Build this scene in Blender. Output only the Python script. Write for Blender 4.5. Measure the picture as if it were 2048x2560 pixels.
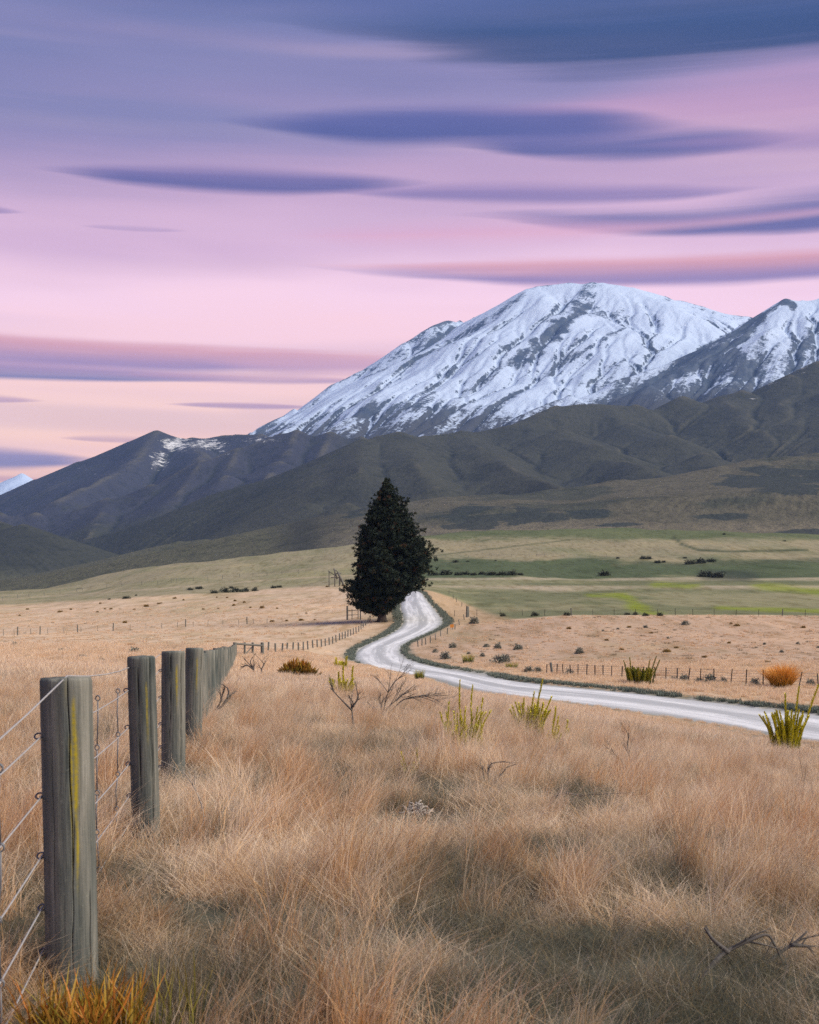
import bpy, math, time
import numpy as np
from mathutils import Vector
T0 = time.time()
R = math.radians
for o in list(bpy.data.objects):
    bpy.data.objects.remove(o, do_unlink=True)
SC = bpy.context.scene
COL = SC.collection

# ------------------------------------------------------------------ camera
FPX, HX, HY = 3400.0, 1024.0, 1540.0          # focal length and horizon, in pixels of a 2048 x 2560 frame
cam = bpy.data.cameras.new('camera')
cam.sensor_fit = 'HORIZONTAL'; cam.sensor_width = 24.0
cam.lens = FPX / 2048 * 24.0
cam.shift_y = (HY - 1280) / 2048
cam.clip_start = 0.05; cam.clip_end = 60000
cam.dof.use_dof = True; cam.dof.focus_distance = 26.0; cam.dof.aperture_fstop = 8.0
camo = bpy.data.objects.new('camera', cam); COL.objects.link(camo)
camo.location = (0, 0, 0); camo.rotation_euler = (R(90), 0, 0)
SC.camera = camo

# ------------------------------------------------------------------ exposure
SC.view_settings.view_transform = 'Standard'; SC.view_settings.look = 'None'
SC.view_settings.gamma = 1.0; SC.view_settings.exposure = 0.22
SC.view_settings.use_curve_mapping = False
SC.cycles.use_denoising = False
SC.cycles.max_bounces = 5; SC.cycles.diffuse_bounces = 2; SC.cycles.volume_bounces = 1
SC.cycles.transparent_max_bounces = 6

def s2l(c):
    return tuple(((v/255)/12.92 if v/255 <= .04045 else ((v/255+.055)/1.055)**2.4) for v in c)

# ------------------------------------------------------------------ sky
class NB:
    """small helper for node trees"""
    def __init__(s, nt): s.nt = nt
    def n(s, t, **kw):
        d = s.nt.nodes.new(t)
        for k, v in kw.items(): setattr(d, k, v)
        return d
    def put(s, sock, v):
        if v is None: return
        if isinstance(v, bpy.types.NodeSocket): s.nt.links.new(v, sock)
        else:
            if sock.type == 'RGBA' and len(v) == 3: v = (*v, 1)
            sock.default_value = v
    def m(s, op, a, b=None, c=None, clamp=False):
        d = s.n('ShaderNodeMath', operation=op); d.use_clamp = clamp
        for i, v in enumerate((a, b, c)): s.put(d.inputs[i], v)
        return d.outputs[0]
    def ss(s, v, a, b, lo=0., hi=1., mode='SMOOTHSTEP'):
        d = s.n('ShaderNodeMapRange', interpolation_type=mode); d.clamp = True
        for i, q in enumerate((v, a, b, lo, hi)): s.put(d.inputs[i], q)
        return d.outputs[0]
    def mix(s, f, a, b, blend='MIX'):
        d = s.n('ShaderNodeMix', data_type='RGBA', blend_type=blend)
        s.put(d.inputs[0], f); s.put(d.inputs[6], a); s.put(d.inputs[7], b)
        return d.outputs[2]
    def noise(s, vec, scale, detail=4, rough=.55, dist=0., out=0):
        d = s.n('ShaderNodeTexNoise'); s.put(d.inputs['Vector'], vec)
        s.put(d.inputs['Scale'], scale); s.put(d.inputs['Detail'], detail); s.put(d.inputs['Roughness'], rough); s.put(d.inputs['Distortion'], dist)
        return d.outputs[out]
    def mapv(s, vec, scale=(1,1,1), rot=(0,0,0), loc=(0,0,0)):
        d = s.n('ShaderNodeMapping'); s.put(d.inputs['Vector'], vec)
        d.inputs['Scale'].default_value = scale; d.inputs['Rotation'].default_value = rot; d.inputs['Location'].default_value = loc
        return d.outputs[0]
    def mapt(s, vec, size, rot=(0,0,0)):      # feature size in metres along rotated axes
        d = s.n('ShaderNodeMapping'); d.vector_type = 'TEXTURE'; s.put(d.inputs['Vector'], vec)
        d.inputs['Scale'].default_value = size; d.inputs['Rotation'].default_value = rot; return d.outputs[0]
    def ramp(s, f, stops, interp='LINEAR'):
        d = s.n('ShaderNodeValToRGB'); s.put(d.inputs[0], f); cr = d.color_ramp; cr.interpolation = interp
        while len(cr.elements) < len(stops): cr.elements.new(.5)
        for e, (p, c) in zip(cr.elements, stops): e.position = p; e.color = (*c, 1)
        return d.outputs[0]

SKY_STRENGTH = .86
SUN_AZ, SUN_EL = 106.0, 42.0                  # degrees clockwise from the view direction, and above the horizon
world = bpy.data.worlds.new('World'); SC.world = world; world.use_nodes = True; world.cycles.sampling_method = 'NONE'
def build_sky():
    nt = world.node_tree; nt.nodes.clear(); b = NB(nt)
    tc = b.n('ShaderNodeTexCoord').outputs['Generated']
    sp = b.n('ShaderNodeSeparateXYZ'); nt.links.new(tc, sp.inputs[0])
    D = 57.29578
    az = b.m('MULTIPLY', b.m('ARCTAN2', sp.outputs[0], sp.outputs[1]), D)
    el = b.m('MULTIPLY', b.m('ARCSINE', sp.outputs[2]), D)
    streak = b.noise(b.mapv(tc, (1.1, 1.1, 9.0), (0, .012, 0)), 2.2, 3, .5, .3)
    wisp = b.noise(b.mapv(tc, (1.0, 1.0, 22.0), (0, .03, 0), (3, 1, 5)), 1.6, 2, .5)
    edge = b.noise(b.mapv(tc, (1.2, 1.2, 7.0)), 3.0, 2, .5)
    torn = b.noise(b.mapv(tc, (1.3, 1.3, 46.0), (0, .01, 0)), 2.6, 4, .6, .4)
    edge = b.m('ADD', edge, b.m('MULTIPLY', b.m('SUBTRACT', torn, .5), .32))
    e2 = b.m('ADD', el, b.m('MULTIPLY', b.m('SUBTRACT', streak, .5), 5.0))
    stops = [(-6, (232,184,170)), (4.5, (255,192,160)), (8, (255,206,178)), (10, (255,206,204)), (12.6, (248,206,219)),
             (15, (230,188,212)), (18, (206,169,202)), (21, (164,148,190)), (24.5, (108,124,172)), (36, (84,110,158)), (62, (78,106,155)), (90, (76,104,153))]
    base = b.ramp(b.ss(e2, -6., 90., mode='LINEAR'), [((e+6)/96, tuple(v*(1.36 if e < 9 else 1.28 if e < 13 else 1.12 if e < 16 else 1.) for v in s2l(c))) for e, c in stops])
    col = b.mix(b.ss(wisp, .50, .74, 0., .24), base, s2l((170,150,190)))
    col = b.mix(b.ss(wisp, .46, .28, 0., .28), col, s2l((250,206,214)))
    plain = col
    # one lens-shaped cloud, in azimuth and elevation
    g = bpy.data.node_groups.new('lens_cloud', 'ShaderNodeTree')
    for nm in ('Az', 'El', 'Noise', 'A0', 'E0', 'W', 'H', 'Tilt', 'Bend', 'SoftTop', 'SoftBot'):
        g.interface.new_socket(nm, in_out='INPUT', socket_type='NodeSocketFloat')
    g.interface.new_socket('Density', in_out='OUTPUT', socket_type='NodeSocketFloat')
    g.interface.new_socket('V', in_out='OUTPUT', socket_type='NodeSocketFloat')
    q = NB(g); gi = g.nodes.new('NodeGroupInput').outputs; go = g.nodes.new('NodeGroupOutput')
    u = q.m('DIVIDE', q.m('SUBTRACT', gi['Az'], gi['A0']), gi['W'])
    u2 = q.m('MULTIPLY', u, u)
    ec = q.m('ADD', q.m('ADD', gi['E0'], q.m('MULTIPLY', u, gi['Tilt'])), q.m('MULTIPLY', u2, gi['Bend']))
    ec = q.m('ADD', ec, q.m('MULTIPLY', q.m('SUBTRACT', gi['Noise'], .5), q.m('MULTIPLY', gi['H'], 1.7)))
    v = q.m('DIVIDE', q.m('SUBTRACT', gi['El'], ec), gi['H'])
    lens = q.m('POWER', q.m('MAXIMUM', q.m('SUBTRACT', 1., u2), 0.), 1.1)
    w = q.m('DIVIDE', v, q.m('MAXIMUM', lens, .03))
    top = q.ss(w, q.m('ADD', 1., gi['SoftTop']), q.m('SUBTRACT', 1., gi['SoftTop']))
    bot = q.ss(w, q.m('SUBTRACT', -1., gi['SoftBot']), q.m('ADD', -1., gi['SoftBot']))
    den = q.m('MULTIPLY', q.m('MULTIPLY', top, bot), q.ss(lens, 0., .75))
    g.links.new(den, go.inputs[0]); g.links.new(w, go.inputs[1])
    def cloud(x0, x1, y0, y1, cb, ct, op=.9, tilt=0., bend=0., st=.7, sb=.35):
        nonlocal col
        m_, w_ = (x0+x1)/2, (x1-x0)*.56; x0, x1 = m_-w_, m_+w_; st = min(1.1, st*1.3); sb = min(1.1, sb*1.4)
        cx, cy = (x0+x1)/2, (y0+y1)/2
        f = lambda px, py: (math.degrees(math.atan((px-HX)/FPX)), math.degrees(math.atan((HY-py)/math.hypot(FPX, px-HX))))
        a0, e0 = f(cx, cy); W = f(x1, cy)[0]-a0; H = (f(cx, y0)[1]-f(cx, y1)[1])/2
        nd = nt.nodes.new('ShaderNodeGroup'); nd.node_tree = g
        for k, val in (('Az', az), ('El', el), ('Noise', edge), ('A0', a0), ('E0', e0), ('W', W), ('H', H), ('Tilt', -tilt*.0166), ('Bend', -bend*.0166), ('SoftTop', st), ('SoftBot', sb)):
            b.put(nd.inputs[k], val)
        c = b.mix(b.ss(nd.outputs[1], -.8, .9), s2l(cb), s2l(ct))
        dens = b.m('MULTIPLY', nd.outputs[0], b.m('MULTIPLY', b.ss(streak, .15, .55, .8, 1.), b.ss(torn, .22, .5, .86*op, op)))
        col = b.mix(dens, col, c)
    P, PK = (196,146,178), (238,164,168)
    # bands of the upper sky; they run on well beyond the picture on both sides
    cloud(600, 4200, 110, 290, (222,172,200), (214,160,196), .7, -10, 0, .9, .9)
    cloud(-3400, 1300, -40, 270, (120,124,174), (100,116,166), .7, 44, 0, .9, .9)
    cloud(-3600, 5200, -420, 96, (84,92,148), (90,98,154), .9, 40, 0, .5, .8)
    cloud(120, 4200, -104, 124, (38,62,110), (52,76,126), .97, 4, 0, .8, .3)
    cloud(560, 1700, 274, 368, (80,84,148), (96,96,158), .95, 8, 0, .55, .35)
    cloud(1120, 2000, 326, 396, (84,86,148), (110,104,162), .9, 4, 0, .6, .35)
    cloud(1500, 2900, 300, 352, (150,124,176), (180,142,186), .6, 10, 0, .8, .6)
    cloud(130, 1060, 432, 486, (92,88,150), (124,108,164), .92, 2, -6, .6, .35)
    cloud(800, 1900, 466, 506, (120,104,164), (150,124,176), .75, 8, 0, .7, .5)
    cloud(950, 3400, 472, 562, (88,86,148), (104,98,156), .95, 14, -10, .5, .3)
    cloud(-200, 900, 590, 690, (206,168,204), (214,172,206), .3, -8, 0, .9, .9)
    cloud(700, 2400, 556, 580, (248,188,204), (240,180,204), .55, -18, 0, .9, .9)
    cloud(-300, 700, 1180, 1240, (255,196,170), (255,204,180), .6, 0, 0, .9, .9)
    cloud(560, 1050, 1000, 1060, (250,204,200), (246,196,200), .4, -6, 0, .9, .9)
    cloud(-260, 60, 506, 528, (130,110,166), (150,124,176), .6)
    cloud(200, 470, 566, 578, (170,140,184), (180,150,190), .4)
    cloud(700, 1700, 560, 612, (244,180,204), (236,176,204), .45, -14, 0, .9, .9)
    cloud(560, 3300, 640, 708, (140,116,170), PK, .92, 26, -14, .42, .3)
    cloud(-1600, 1180, 808, 902, (158,126,174), PK, .95, 24, -20, .32, .3)
    cloud(-900, 620, 894, 938, (104,102,158), (196,150,182), .95, 0, 0, .6, .25)
    cloud(500, 1250, 886, 934, (236,176,190), (240,176,184), .8, 0, 0, .8, .7)
    cloud(270, 960, 936, 956, (176,136,172), (214,160,180), .8, 0, 0, .6, .5)
    cloud(420, 800, 1008, 1022, (180,138,170), (200,150,174), .8, 0, 0, .5, .5)
    cloud(-260, 110, 984, 1002, (204,156,176), (220,168,180), .8)
    cloud(150, 420, 1090, 1106, (212,164,172), (226,176,178), .7)
    cloud(-420, 270, 1124, 1176, (124,118,164), (150,132,172), .9, 0, 0, .5, .3)
    cloud(-420, 150, 1186, 1204, (206,150,164), (222,164,168), .6)
    # the drawn clouds thin out into the plain streaked sky to both sides and overhead; shading skips them where they are absent
    win = b.m('MULTIPLY', b.ss(b.m('ABSOLUTE', az), 56., 34.), b.ss(el, 38., 27.))
    col = b.mix(win, plain, col)
    bgs = []
    for c in (plain, col):
        bg = b.n('ShaderNodeBackground'); nt.links.new(c, bg.inputs[0]); bg.inputs[1].default_value = SKY_STRENGTH; bgs.append(bg)
    there = b.m('MULTIPLY', b.m('MULTIPLY', b.m('LESS_THAN', b.m('ABSOLUTE', az), 56.), b.m('LESS_THAN', el, 38.)), b.m('GREATER_THAN', el, 0.))
    ms = b.n('ShaderNodeMixShader'); nt.links.new(there, ms.inputs[0]); nt.links.new(bgs[0].outputs[0], ms.inputs[1]); nt.links.new(bgs[1].outputs[0], ms.inputs[2])
    out = b.n('ShaderNodeOutputWorld'); nt.links.new(ms.outputs[0], out.inputs[0])
build_sky()

# ------------------------------------------------------------------ sun: the broad afterglow
sun = bpy.data.lights.new('sun', 'SUN'); sun.energy = 5.0; sun.angle = R(45); sun.color = (1.0, .90, .72)
suno = bpy.data.objects.new('sun', sun); COL.objects.link(suno)
_sd = Vector((math.sin(R(SUN_AZ))*math.cos(R(SUN_EL)), math.cos(R(SUN_AZ))*math.cos(R(SUN_EL)), math.sin(R(SUN_EL))))
suno.rotation_euler = _sd.to_track_quat('Z', 'Y').to_euler()
suno.location = (60, -60, 80)

# ================================================================== helpers
def thing(o, label, cat, group=None):
    o['label'] = label; o['category'] = cat
    if group: o['group'] = group
    return o
def empty(name, loc=(0,0,0), rz=0.):
    o = bpy.data.objects.new(name, None); COL.objects.link(o); o.location = loc; o.rotation_euler = (0, 0, rz); o.empty_display_size = .2
    return o
def mesh(name, V, faces, mat=None, attrs=None, smooth=True):
    """faces: list of int arrays (n,3)/(n,4); attrs: name -> per-vertex float or rgb array"""
    me = bpy.data.meshes.new(name); V = np.asarray(V, np.float32)
    faces = [np.asarray(f, np.int32) for f in faces if len(f)]
    me.vertices.add(len(V)); me.vertices.foreach_set('co', V.ravel())
    loops = np.concatenate([f.ravel() for f in faces]); cnt = np.concatenate([np.full(len(f), f.shape[1]) for f in faces])
    me.loops.add(len(loops)); me.loops.foreach_set('vertex_index', loops)
    me.polygons.add(len(cnt)); st = np.zeros(len(cnt), np.int32); st[1:] = np.cumsum(cnt)[:-1]
    me.polygons.foreach_set('loop_start', st)
    me.polygons.foreach_set('use_smooth', np.full(len(cnt), smooth))
    for k, a in (attrs or {}).items():
        a = np.asarray(a, np.float32)
        if a.ndim == 1: me.attributes.new(k, 'FLOAT', 'POINT').data.foreach_set('value', a)
        else:
            c = np.ones((len(a), 4), np.float32); c[:, :3] = a
            me.attributes.new(k, 'FLOAT_COLOR', 'POINT').data.foreach_set('color', c.ravel())
    me.update(calc_edges=True); me.validate()
    if mat: me.materials.append(mat)
    return me
def obj(name, me, parent=None, loc=(0,0,0), rot=(0,0,0), link=True):
    o = bpy.data.objects.new(name, me); o.location = loc; o.rotation_euler = rot
    if link: COL.objects.link(o)
    if parent: o.parent = parent
    return o
class Geo:
    def __init__(s): s.V = []; s.Q = []; s.T = []; s.n = 0; s.A = {}
    def add(s, V, Q=(), T=(), **at):
        V = np.asarray(V, float).reshape(-1, 3); s.V.append(V)
        if len(Q): s.Q.append(np.asarray(Q)+s.n)
        if len(T): s.T.append(np.asarray(T)+s.n)
        for k, a in at.items(): s.A.setdefault(k, []).append(np.broadcast_to(np.asarray(a, float), (len(V),)) if np.ndim(a) < 2 else np.asarray(a, float))
        s.n += len(V); return s
    def build(s, name, mat, smooth=True):
        f = ([np.concatenate(s.Q)] if s.Q else []) + ([np.concatenate(s.T)] if s.T else [])
        return mesh(name, np.concatenate(s.V), f, mat, {k: np.concatenate(a) for k, a in s.A.items()}, smooth)
    def tube(s, pts, rad, n=6, cap=True, **at):
        P = np.asarray(pts, float); m = len(P); r = np.broadcast_to(np.asarray(rad, float), (m,))
        tg = np.gradient(P, axis=0); tg /= np.linalg.norm(tg, axis=1)[:, None]+1e-9
        ref = np.where(np.abs(tg[:, 2:3]) > .9, [[1., 0, 0]], [[0, 0, 1.]])
        a = np.cross(tg, ref); a /= np.linalg.norm(a, axis=1)[:, None]+1e-9; c = np.cross(tg, a)
        th = np.linspace(0, 2*np.pi, n, endpoint=False)
        V = P[:, None] + r[:, None, None]*(a[:, None]*np.cos(th)[None, :, None] + c[:, None]*np.sin(th)[None, :, None])
        i = np.arange(m-1)[:, None]*n; j = np.arange(n)[None]; k = (j+1) % n
        Q = np.stack([i+j, i+k, i+n+k, i+n+j], -1).reshape(-1, 4)
        V = V.reshape(-1, 3); T = []
        if cap:
            V = np.concatenate([V, P[:1], P[-1:]]); e = m*n
            T = [(e, q+1 if q+1 < n else 0, q) for q in range(n)] + [(e+1, e-n+q, e-n+(q+1) % n) for q in range(n)]
        return s.add(V, Q, T, **at)
    def box(s, c, size, rz=0., rx=0., **at):
        v = np.array([(x, y, z) for x in (-.5, .5) for y in (-.5, .5) for z in (-.5, .5)])*np.asarray(size)
        cx, sx = math.cos(rx), math.sin(rx); v = v @ np.array([[1,0,0],[0,cx,sx],[0,-sx,cx]])
        cz, sz = math.cos(rz), math.sin(rz); v = v @ np.array([[cz,sz,0],[-sz,cz,0],[0,0,1]])
        return s.add(v+np.asarray(c), [(0,1,3,2),(4,6,7,5),(0,4,5,1),(2,3,7,6),(0,2,6,4),(1,5,7,3)], **at)

_rs = np.random.RandomState(11); PERM = np.tile(_rs.permutation(512), 3); _ga = _rs.rand(512)*2*np.pi; GX, GY = np.cos(_ga), np.sin(_ga)
def perlin(x, y, seed=0):
    x = np.asarray(x, float)+seed*17.31; y = np.asarray(y, float)+seed*9.77
    xi = np.floor(x).astype(int); yi = np.floor(y).astype(int); xf = x-xi; yf = y-yi
    u = xf*xf*xf*(xf*(xf*6-15)+10); v = yf*yf*yf*(yf*(yf*6-15)+10)
    def g(ix, iy, fx, fy):
        h = PERM[PERM[ix & 511]+(iy & 511)] & 511
        return GX[h]*fx+GY[h]*fy
    a = g(xi, yi, xf, yf); b = g(xi+1, yi, xf-1, yf); c = g(xi, yi+1, xf, yf-1); d = g(xi+1, yi+1, xf-1, yf-1)
    return ((a+u*(b-a))+v*((c+u*(d-c))-(a+u*(b-a))))*1.5
def fbm(x, y, oct=4, seed=0, gain=.5, lac=2.03):
    s = 0; a = 1.; t = 0
    for i in range(oct): s = s+a*perlin(x, y, seed+i*3); t += a; a *= gain; x = x*lac; y = y*lac
    return s/t
def ridged(x, y, oct=5, seed=0):
    s = 0; a = 1.; t = 0
    for i in range(oct): s = s+a*(1-2*np.abs(perlin(x, y, seed+i*3))); t += a; a *= .5; x = x*2.07; y = y*2.07
    return s/t
def sstep(v, a, b):
    t = np.clip((np.asarray(v, float)-a)/(b-a), 0, 1); return t*t*(3-2*t)

# ================================================================== the ground
TD = np.array([1.5, 5, 10, 15, 25, 40, 60, 80, 110, 150, 190, 230, 270, 310, 370, 450, 600, 800, 1000, 1200, 1500])
_h = {0:    (1.36,1.39,1.40,1.45,1.65,2.0,2.35), 400: (1.36,1.39,1.40,1.45,1.7,2.1,2.6), 700: (1.36,1.39,1.40,1.45,1.75,2.25,2.9),
      900:  (1.36,1.39,1.40,1.45,1.8,2.4,3.15), 1050: (1.36,1.39,1.40,1.47,1.85,2.5,3.3), 1200: (1.36,1.39,1.42,1.55,2.0,2.8,3.8),
      1450: (1.36,1.40,1.50,1.75,2.35,3.3,4.4), 1750: (1.36,1.42,1.6,1.95,2.7,3.8,4.95), 2048: (1.36,1.45,1.75,2.1,2.9,4.1,5.15)}
_p = {0:    (1660,1630,1606,1593,1583,1572,1560,1540,1522,1504,1490,1481,1483,1500), 400: (1662,1634,1608,1590,1574,1558,1543,1522,1502,1476,1446,1420,1416,1430),
      700:  (1680,1648,1617,1590,1568,1546,1527,1506,1488,1462,1424,1394,1386,1400), 900: (1695,1668,1645,1598,1557,1534,1516,1494,1474,1448,1408,1372,1362,1372),
      1050: (1712,1688,1646,1600,1554,1502,1474,1470,1456,1434,1400,1360,1342,1352), 1200: (1735,1690,1646,1600,1553,1530,1512,1486,1460,1434,1396,1356,1330,1338),
      1450: (1743,1692,1645,1590,1540,1524,1506,1486,1462,1440,1395,1350,1324,1332), 1750: (1752,1694,1640,1590,1540,1524,1507,1486,1460,1440,1395,1352,1328,1336),
      2048: (1761,1700,1640,1588,1540,1524,1508,1486,1458,1436,1398,1362,1340,1350)}
TU = np.array([-2600., 0, 400, 700, 900, 1050, 1200, 1450, 1750, 2048, 4600]); TU = (TU-HX)/FPX
def _slope(c):
    return np.concatenate([np.array(_h[c])/TD[:7], (np.array(_p[c])-HY)/FPX])
TS = np.array([_slope(c) for c in (0, 0, 400, 700, 900, 1050, 1200, 1450, 1750, 2048, 2048)])
# a flat continuation beyond the last crest
TD = np.concatenate([TD, [2600, 6000, 16000]]); TS = np.concatenate([TS, np.stack([TS[:, -1]*1500/d*.9 for d in (2600, 6000, 16000)], 1)], 1)
def pchip_tab(X, Y):
    h = np.diff(X); dl = np.diff(Y, axis=1)/h; m = np.zeros_like(Y)
    a, b = dl[:, :-1], dl[:, 1:]
    m[:, 1:-1] = np.where(a*b > 0, 2*a*b/(a+b+1e-30), 0); m[:, 0] = dl[:, 0]; m[:, -1] = dl[:, -1]
    return m
LD = np.log(TD); TM = pchip_tab(LD, TS)
NG = 1400; _lg = np.linspace(LD[0], LD[-1], NG)
_i = np.clip(np.searchsorted(LD, _lg)-1, 0, len(LD)-2); _hh = LD[_i+1]-LD[_i]; _t = (_lg-LD[_i])/_hh
GS = TS[:, _i]*(1+2*_t)*(1-_t)**2 + TM[:, _i]*_hh*_t*(1-_t)**2 + TS[:, _i+1]*_t*_t*(3-2*_t) + TM[:, _i+1]*_hh*_t*_t*(_t-1)
# resample over u with the same monotone scheme
_ug = np.linspace(TU[0], TU[-1], 900); _m2 = pchip_tab(TU, GS.T)
_i = np.clip(np.searchsorted(TU, _ug)-1, 0, len(TU)-2); _hh = TU[_i+1]-TU[_i]; _t = (_ug-TU[_i])/_hh; _G = GS.T
GRID = (_G[:, _i]*(1+2*_t)*(1-_t)**2 + _m2[:, _i]*_hh*_t*(1-_t)**2 + _G[:, _i+1]*_t*_t*(3-2*_t) + _m2[:, _i+1]*_hh*_t*_t*(_t-1)).T   # [u, d]
def ground_smooth(x, y):
    x = np.asarray(x, float); y = np.asarray(y, float); r = np.hypot(x, y)
    d = np.where(y > .5*r, y, .5*r+.5*np.maximum(r-2*np.maximum(y, 0), 0)); d = np.maximum(d, 1.5)
    u = np.clip(x/np.maximum(y, .35*np.maximum(r, .01)), TU[0], TU[-1])
    fi = np.clip((u-TU[0])/(TU[-1]-TU[0])*899, 0, 898.999); fj = np.clip((np.log(d)-LD[0])/(LD[-1]-LD[0])*(NG-1), 0, NG-1.001)
    i = fi.astype(int); j = fj.astype(int); a = fi-i; b = fj-j
    s = GRID[i, j]*(1-a)*(1-b)+GRID[i+1, j]*a*(1-b)+GRID[i, j+1]*(1-a)*b+GRID[i+1, j+1]*a*b
    return -s*d
def bumps(x, y):
    r = np.hypot(x, y)
    near = fbm(x*.55, y*.55, 3, 5)*.055*(1-sstep(r, 50, 90)) + fbm(x*.16, y*.16, 2, 8)*.10*sstep(r, 6, 20)
    far = fbm(x*.016, y*.008, 3, 21)*np.clip(r-150, 0, 600)*.0058
    return near+far
def pix(px, py, d):
    return np.array([(px-HX)/FPX*d, d, (HY-py)/FPX*d])
def hit(px, py, dmin=3., dmax=1500.):
    """point of the ground seen along a direction"""
    d = np.exp(np.linspace(math.log(dmin), math.log(dmax), 4000)); x = (px-HX)/FPX*d
    gz = zg(x, d); s = gz-(HY-py)/FPX*d
    k = np.argmax(s > 0)
    if s[k] <= 0: k = len(d)-1
    if k > 0:
        t = s[k-1]/(s[k-1]-s[k]+1e-12); dd = d[k-1]+(d[k]-d[k-1])*t
    else: dd = d[0]
    X = (px-HX)/FPX*dd
    return np.array([X, dd, float(zg(X, dd))])
zg = ground_smooth
# --- the road: its two edges where they lie on the ground
EL = [(2048,1858),(1851,1822),(1712,1798),(1480,1767),(1248,1738),(1120,1706),(1045,1689),(984,1681),(930,1670),(893,1651),(885,1635),(908,1616),(948,1598),(985,1580),(1007,1566),(1013,1551),(1010,1535),(1004,1520),(1003,1505),(1012,1492),(1020,1484)]
ER = [(2048,1785),(1897,1770),(1712,1748),(1480,1722),(1341,1709),(1248,1697),(1176,1683),(1080,1664),(1023,1647),(1002,1631),(1004,1616),(1026,1602),(1062,1586),(1088,1573),(1101,1562),(1104,1551),(1094,1537),(1082,1521),(1070,1506),(1060,1492),(1053,1483)]
RL = np.array([hit(*p) for p in EL]); RR = np.array([hit(*p) for p in ER])
def extend(A, n=6, step=9.):
    d0 = A[0]-A[1]; d0 /= np.linalg.norm(d0); d1 = A[-1]-A[-2]; d1[:2] = (-.12, .99)
    a = [A[0]+d0*step*k for k in range(n, 0, -1)]; c = [A[-1]+d1*step*k for k in range(1, n+1)]
    return np.array(a+list(A)+c)
RL, RR = extend(RL), extend(RR)
RR[:6] = RL[:6]+(RR[6]-RL[6])
def respline(A, n):
    s = np.concatenate([[0], np.cumsum(np.linalg.norm(np.diff(A[:, :2], axis=0), axis=1))]); s /= s[-1]
    k = np.arange(len(A)); t = np.linspace(0, len(A)-1, n)
    out = np.stack([pch(k, A[:, i], t) for i in range(3)], 1); return out
def pch(X, Y, t):
    m = pchip_tab(np.asarray(X, float), np.asarray(Y, float)[None])[0]
    i = np.clip(np.searchsorted(X, t)-1, 0, len(X)-2); h = (np.asarray(X)[i+1]-np.asarray(X)[i]); s = (t-np.asarray(X)[i])/h; Y = np.asarray(Y, float)
    return Y[i]*(1+2*s)*(1-s)**2+m[i]*h*s*(1-s)**2+Y[i+1]*s*s*(3-2*s)+m[i+1]*h*s*s*(s-1)
NRD = 330
RL, RR = respline(RL, NRD), respline(RR, NRD)
for A in (RL, RR):          # take the corners out of the traced edges
    for _ in range(14): A[1:-1, :2] = .5*A[1:-1, :2]+.25*(A[:-2, :2]+A[2:, :2])
_w = (RL-RR); _w /= np.linalg.norm(_w[:, :2], axis=1)[:, None]; RL += _w*.45; RR -= _w*.45
RC = (RL+RR)/2
RW = np.array([.5*(np.hypot(*(RL[:, :2]-c[:2]).T).min()+np.hypot(*(RR[:, :2]-c[:2]).T).min()) for c in RC])
def road_dist(x, y):
    """signed distance to the road edge, negative on the road"""
    x = np.asarray(x, float); y = np.asarray(y, float); sh = x.shape; x = x.ravel(); y = y.ravel()
    best = np.full(x.shape, 1e9)
    sel = (y > 15) & (y < 420) & (np.abs(x-RC[:, 0].mean()) < 90)
    xs, ys = x[sel], y[sel]; b = np.full(xs.shape, 1e9)
    for k in range(0, NRD-2, 2):
        a = RC[k, :2]; c = RC[k+2, :2]; e = c-a; L = e@e
        t = np.clip(((xs-a[0])*e[0]+(ys-a[1])*e[1])/L, 0, 1)
        dd = np.hypot(xs-a[0]-t*e[0], ys-a[1]-t*e[1])-(RW[k]+t*(RW[k+2]-RW[k]))
        b = np.minimum(b, dd)
    best[sel] = b
    return best.reshape(sh)
def zfull(x, y, rd=None):
    x = np.asarray(x, float); y = np.asarray(y, float)
    if rd is None: rd = road_dist(x, y)
    return ground_smooth(x, y)+bumps(x, y)*sstep(rd, 0., 4.)-.10*sstep(-rd, -.1, .5)+.10*sstep(rd, .1, .8)*(1-sstep(rd, .8, 3.))
zg = zfull
print('road width', RW.min()*2, RW.max()*2, RC[::40].round(1).tolist())

# ================================================================== materials
MATS = {}
def material(name, fn):
    m = bpy.data.materials.new(name); m.use_nodes = True; nt = m.node_tree; nt.nodes.clear(); b = NB(nt)
    o = b.n('ShaderNodeOutputMaterial'); p = b.n('ShaderNodeBsdfPrincipled')
    p.inputs['Roughness'].default_value = .9; p.inputs['Specular IOR Level'].default_value = .15
    nt.links.new(p.outputs[0], o.inputs[0]); fn(b, p); MATS[name] = m; return m
def attr(b, name, inst=False, out='Color'):
    d = b.n('ShaderNodeAttribute', attribute_name=name); d.attribute_type = 'INSTANCER' if inst else 'GEOMETRY'
    return d.outputs[out]
def bump(b, p, h, dist, strength=1.):
    d = b.n('ShaderNodeBump'); d.inputs['Distance'].default_value = dist; d.inputs['Strength'].default_value = strength
    b.put(d.inputs['Height'], h); b.nt.links.new(d.outputs[0], p.inputs['Normal'])
def pos(b): return b.n('ShaderNodeNewGeometry').outputs['Position']
def oc(b): return b.n('ShaderNodeTexCoord').outputs['Object']

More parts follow.
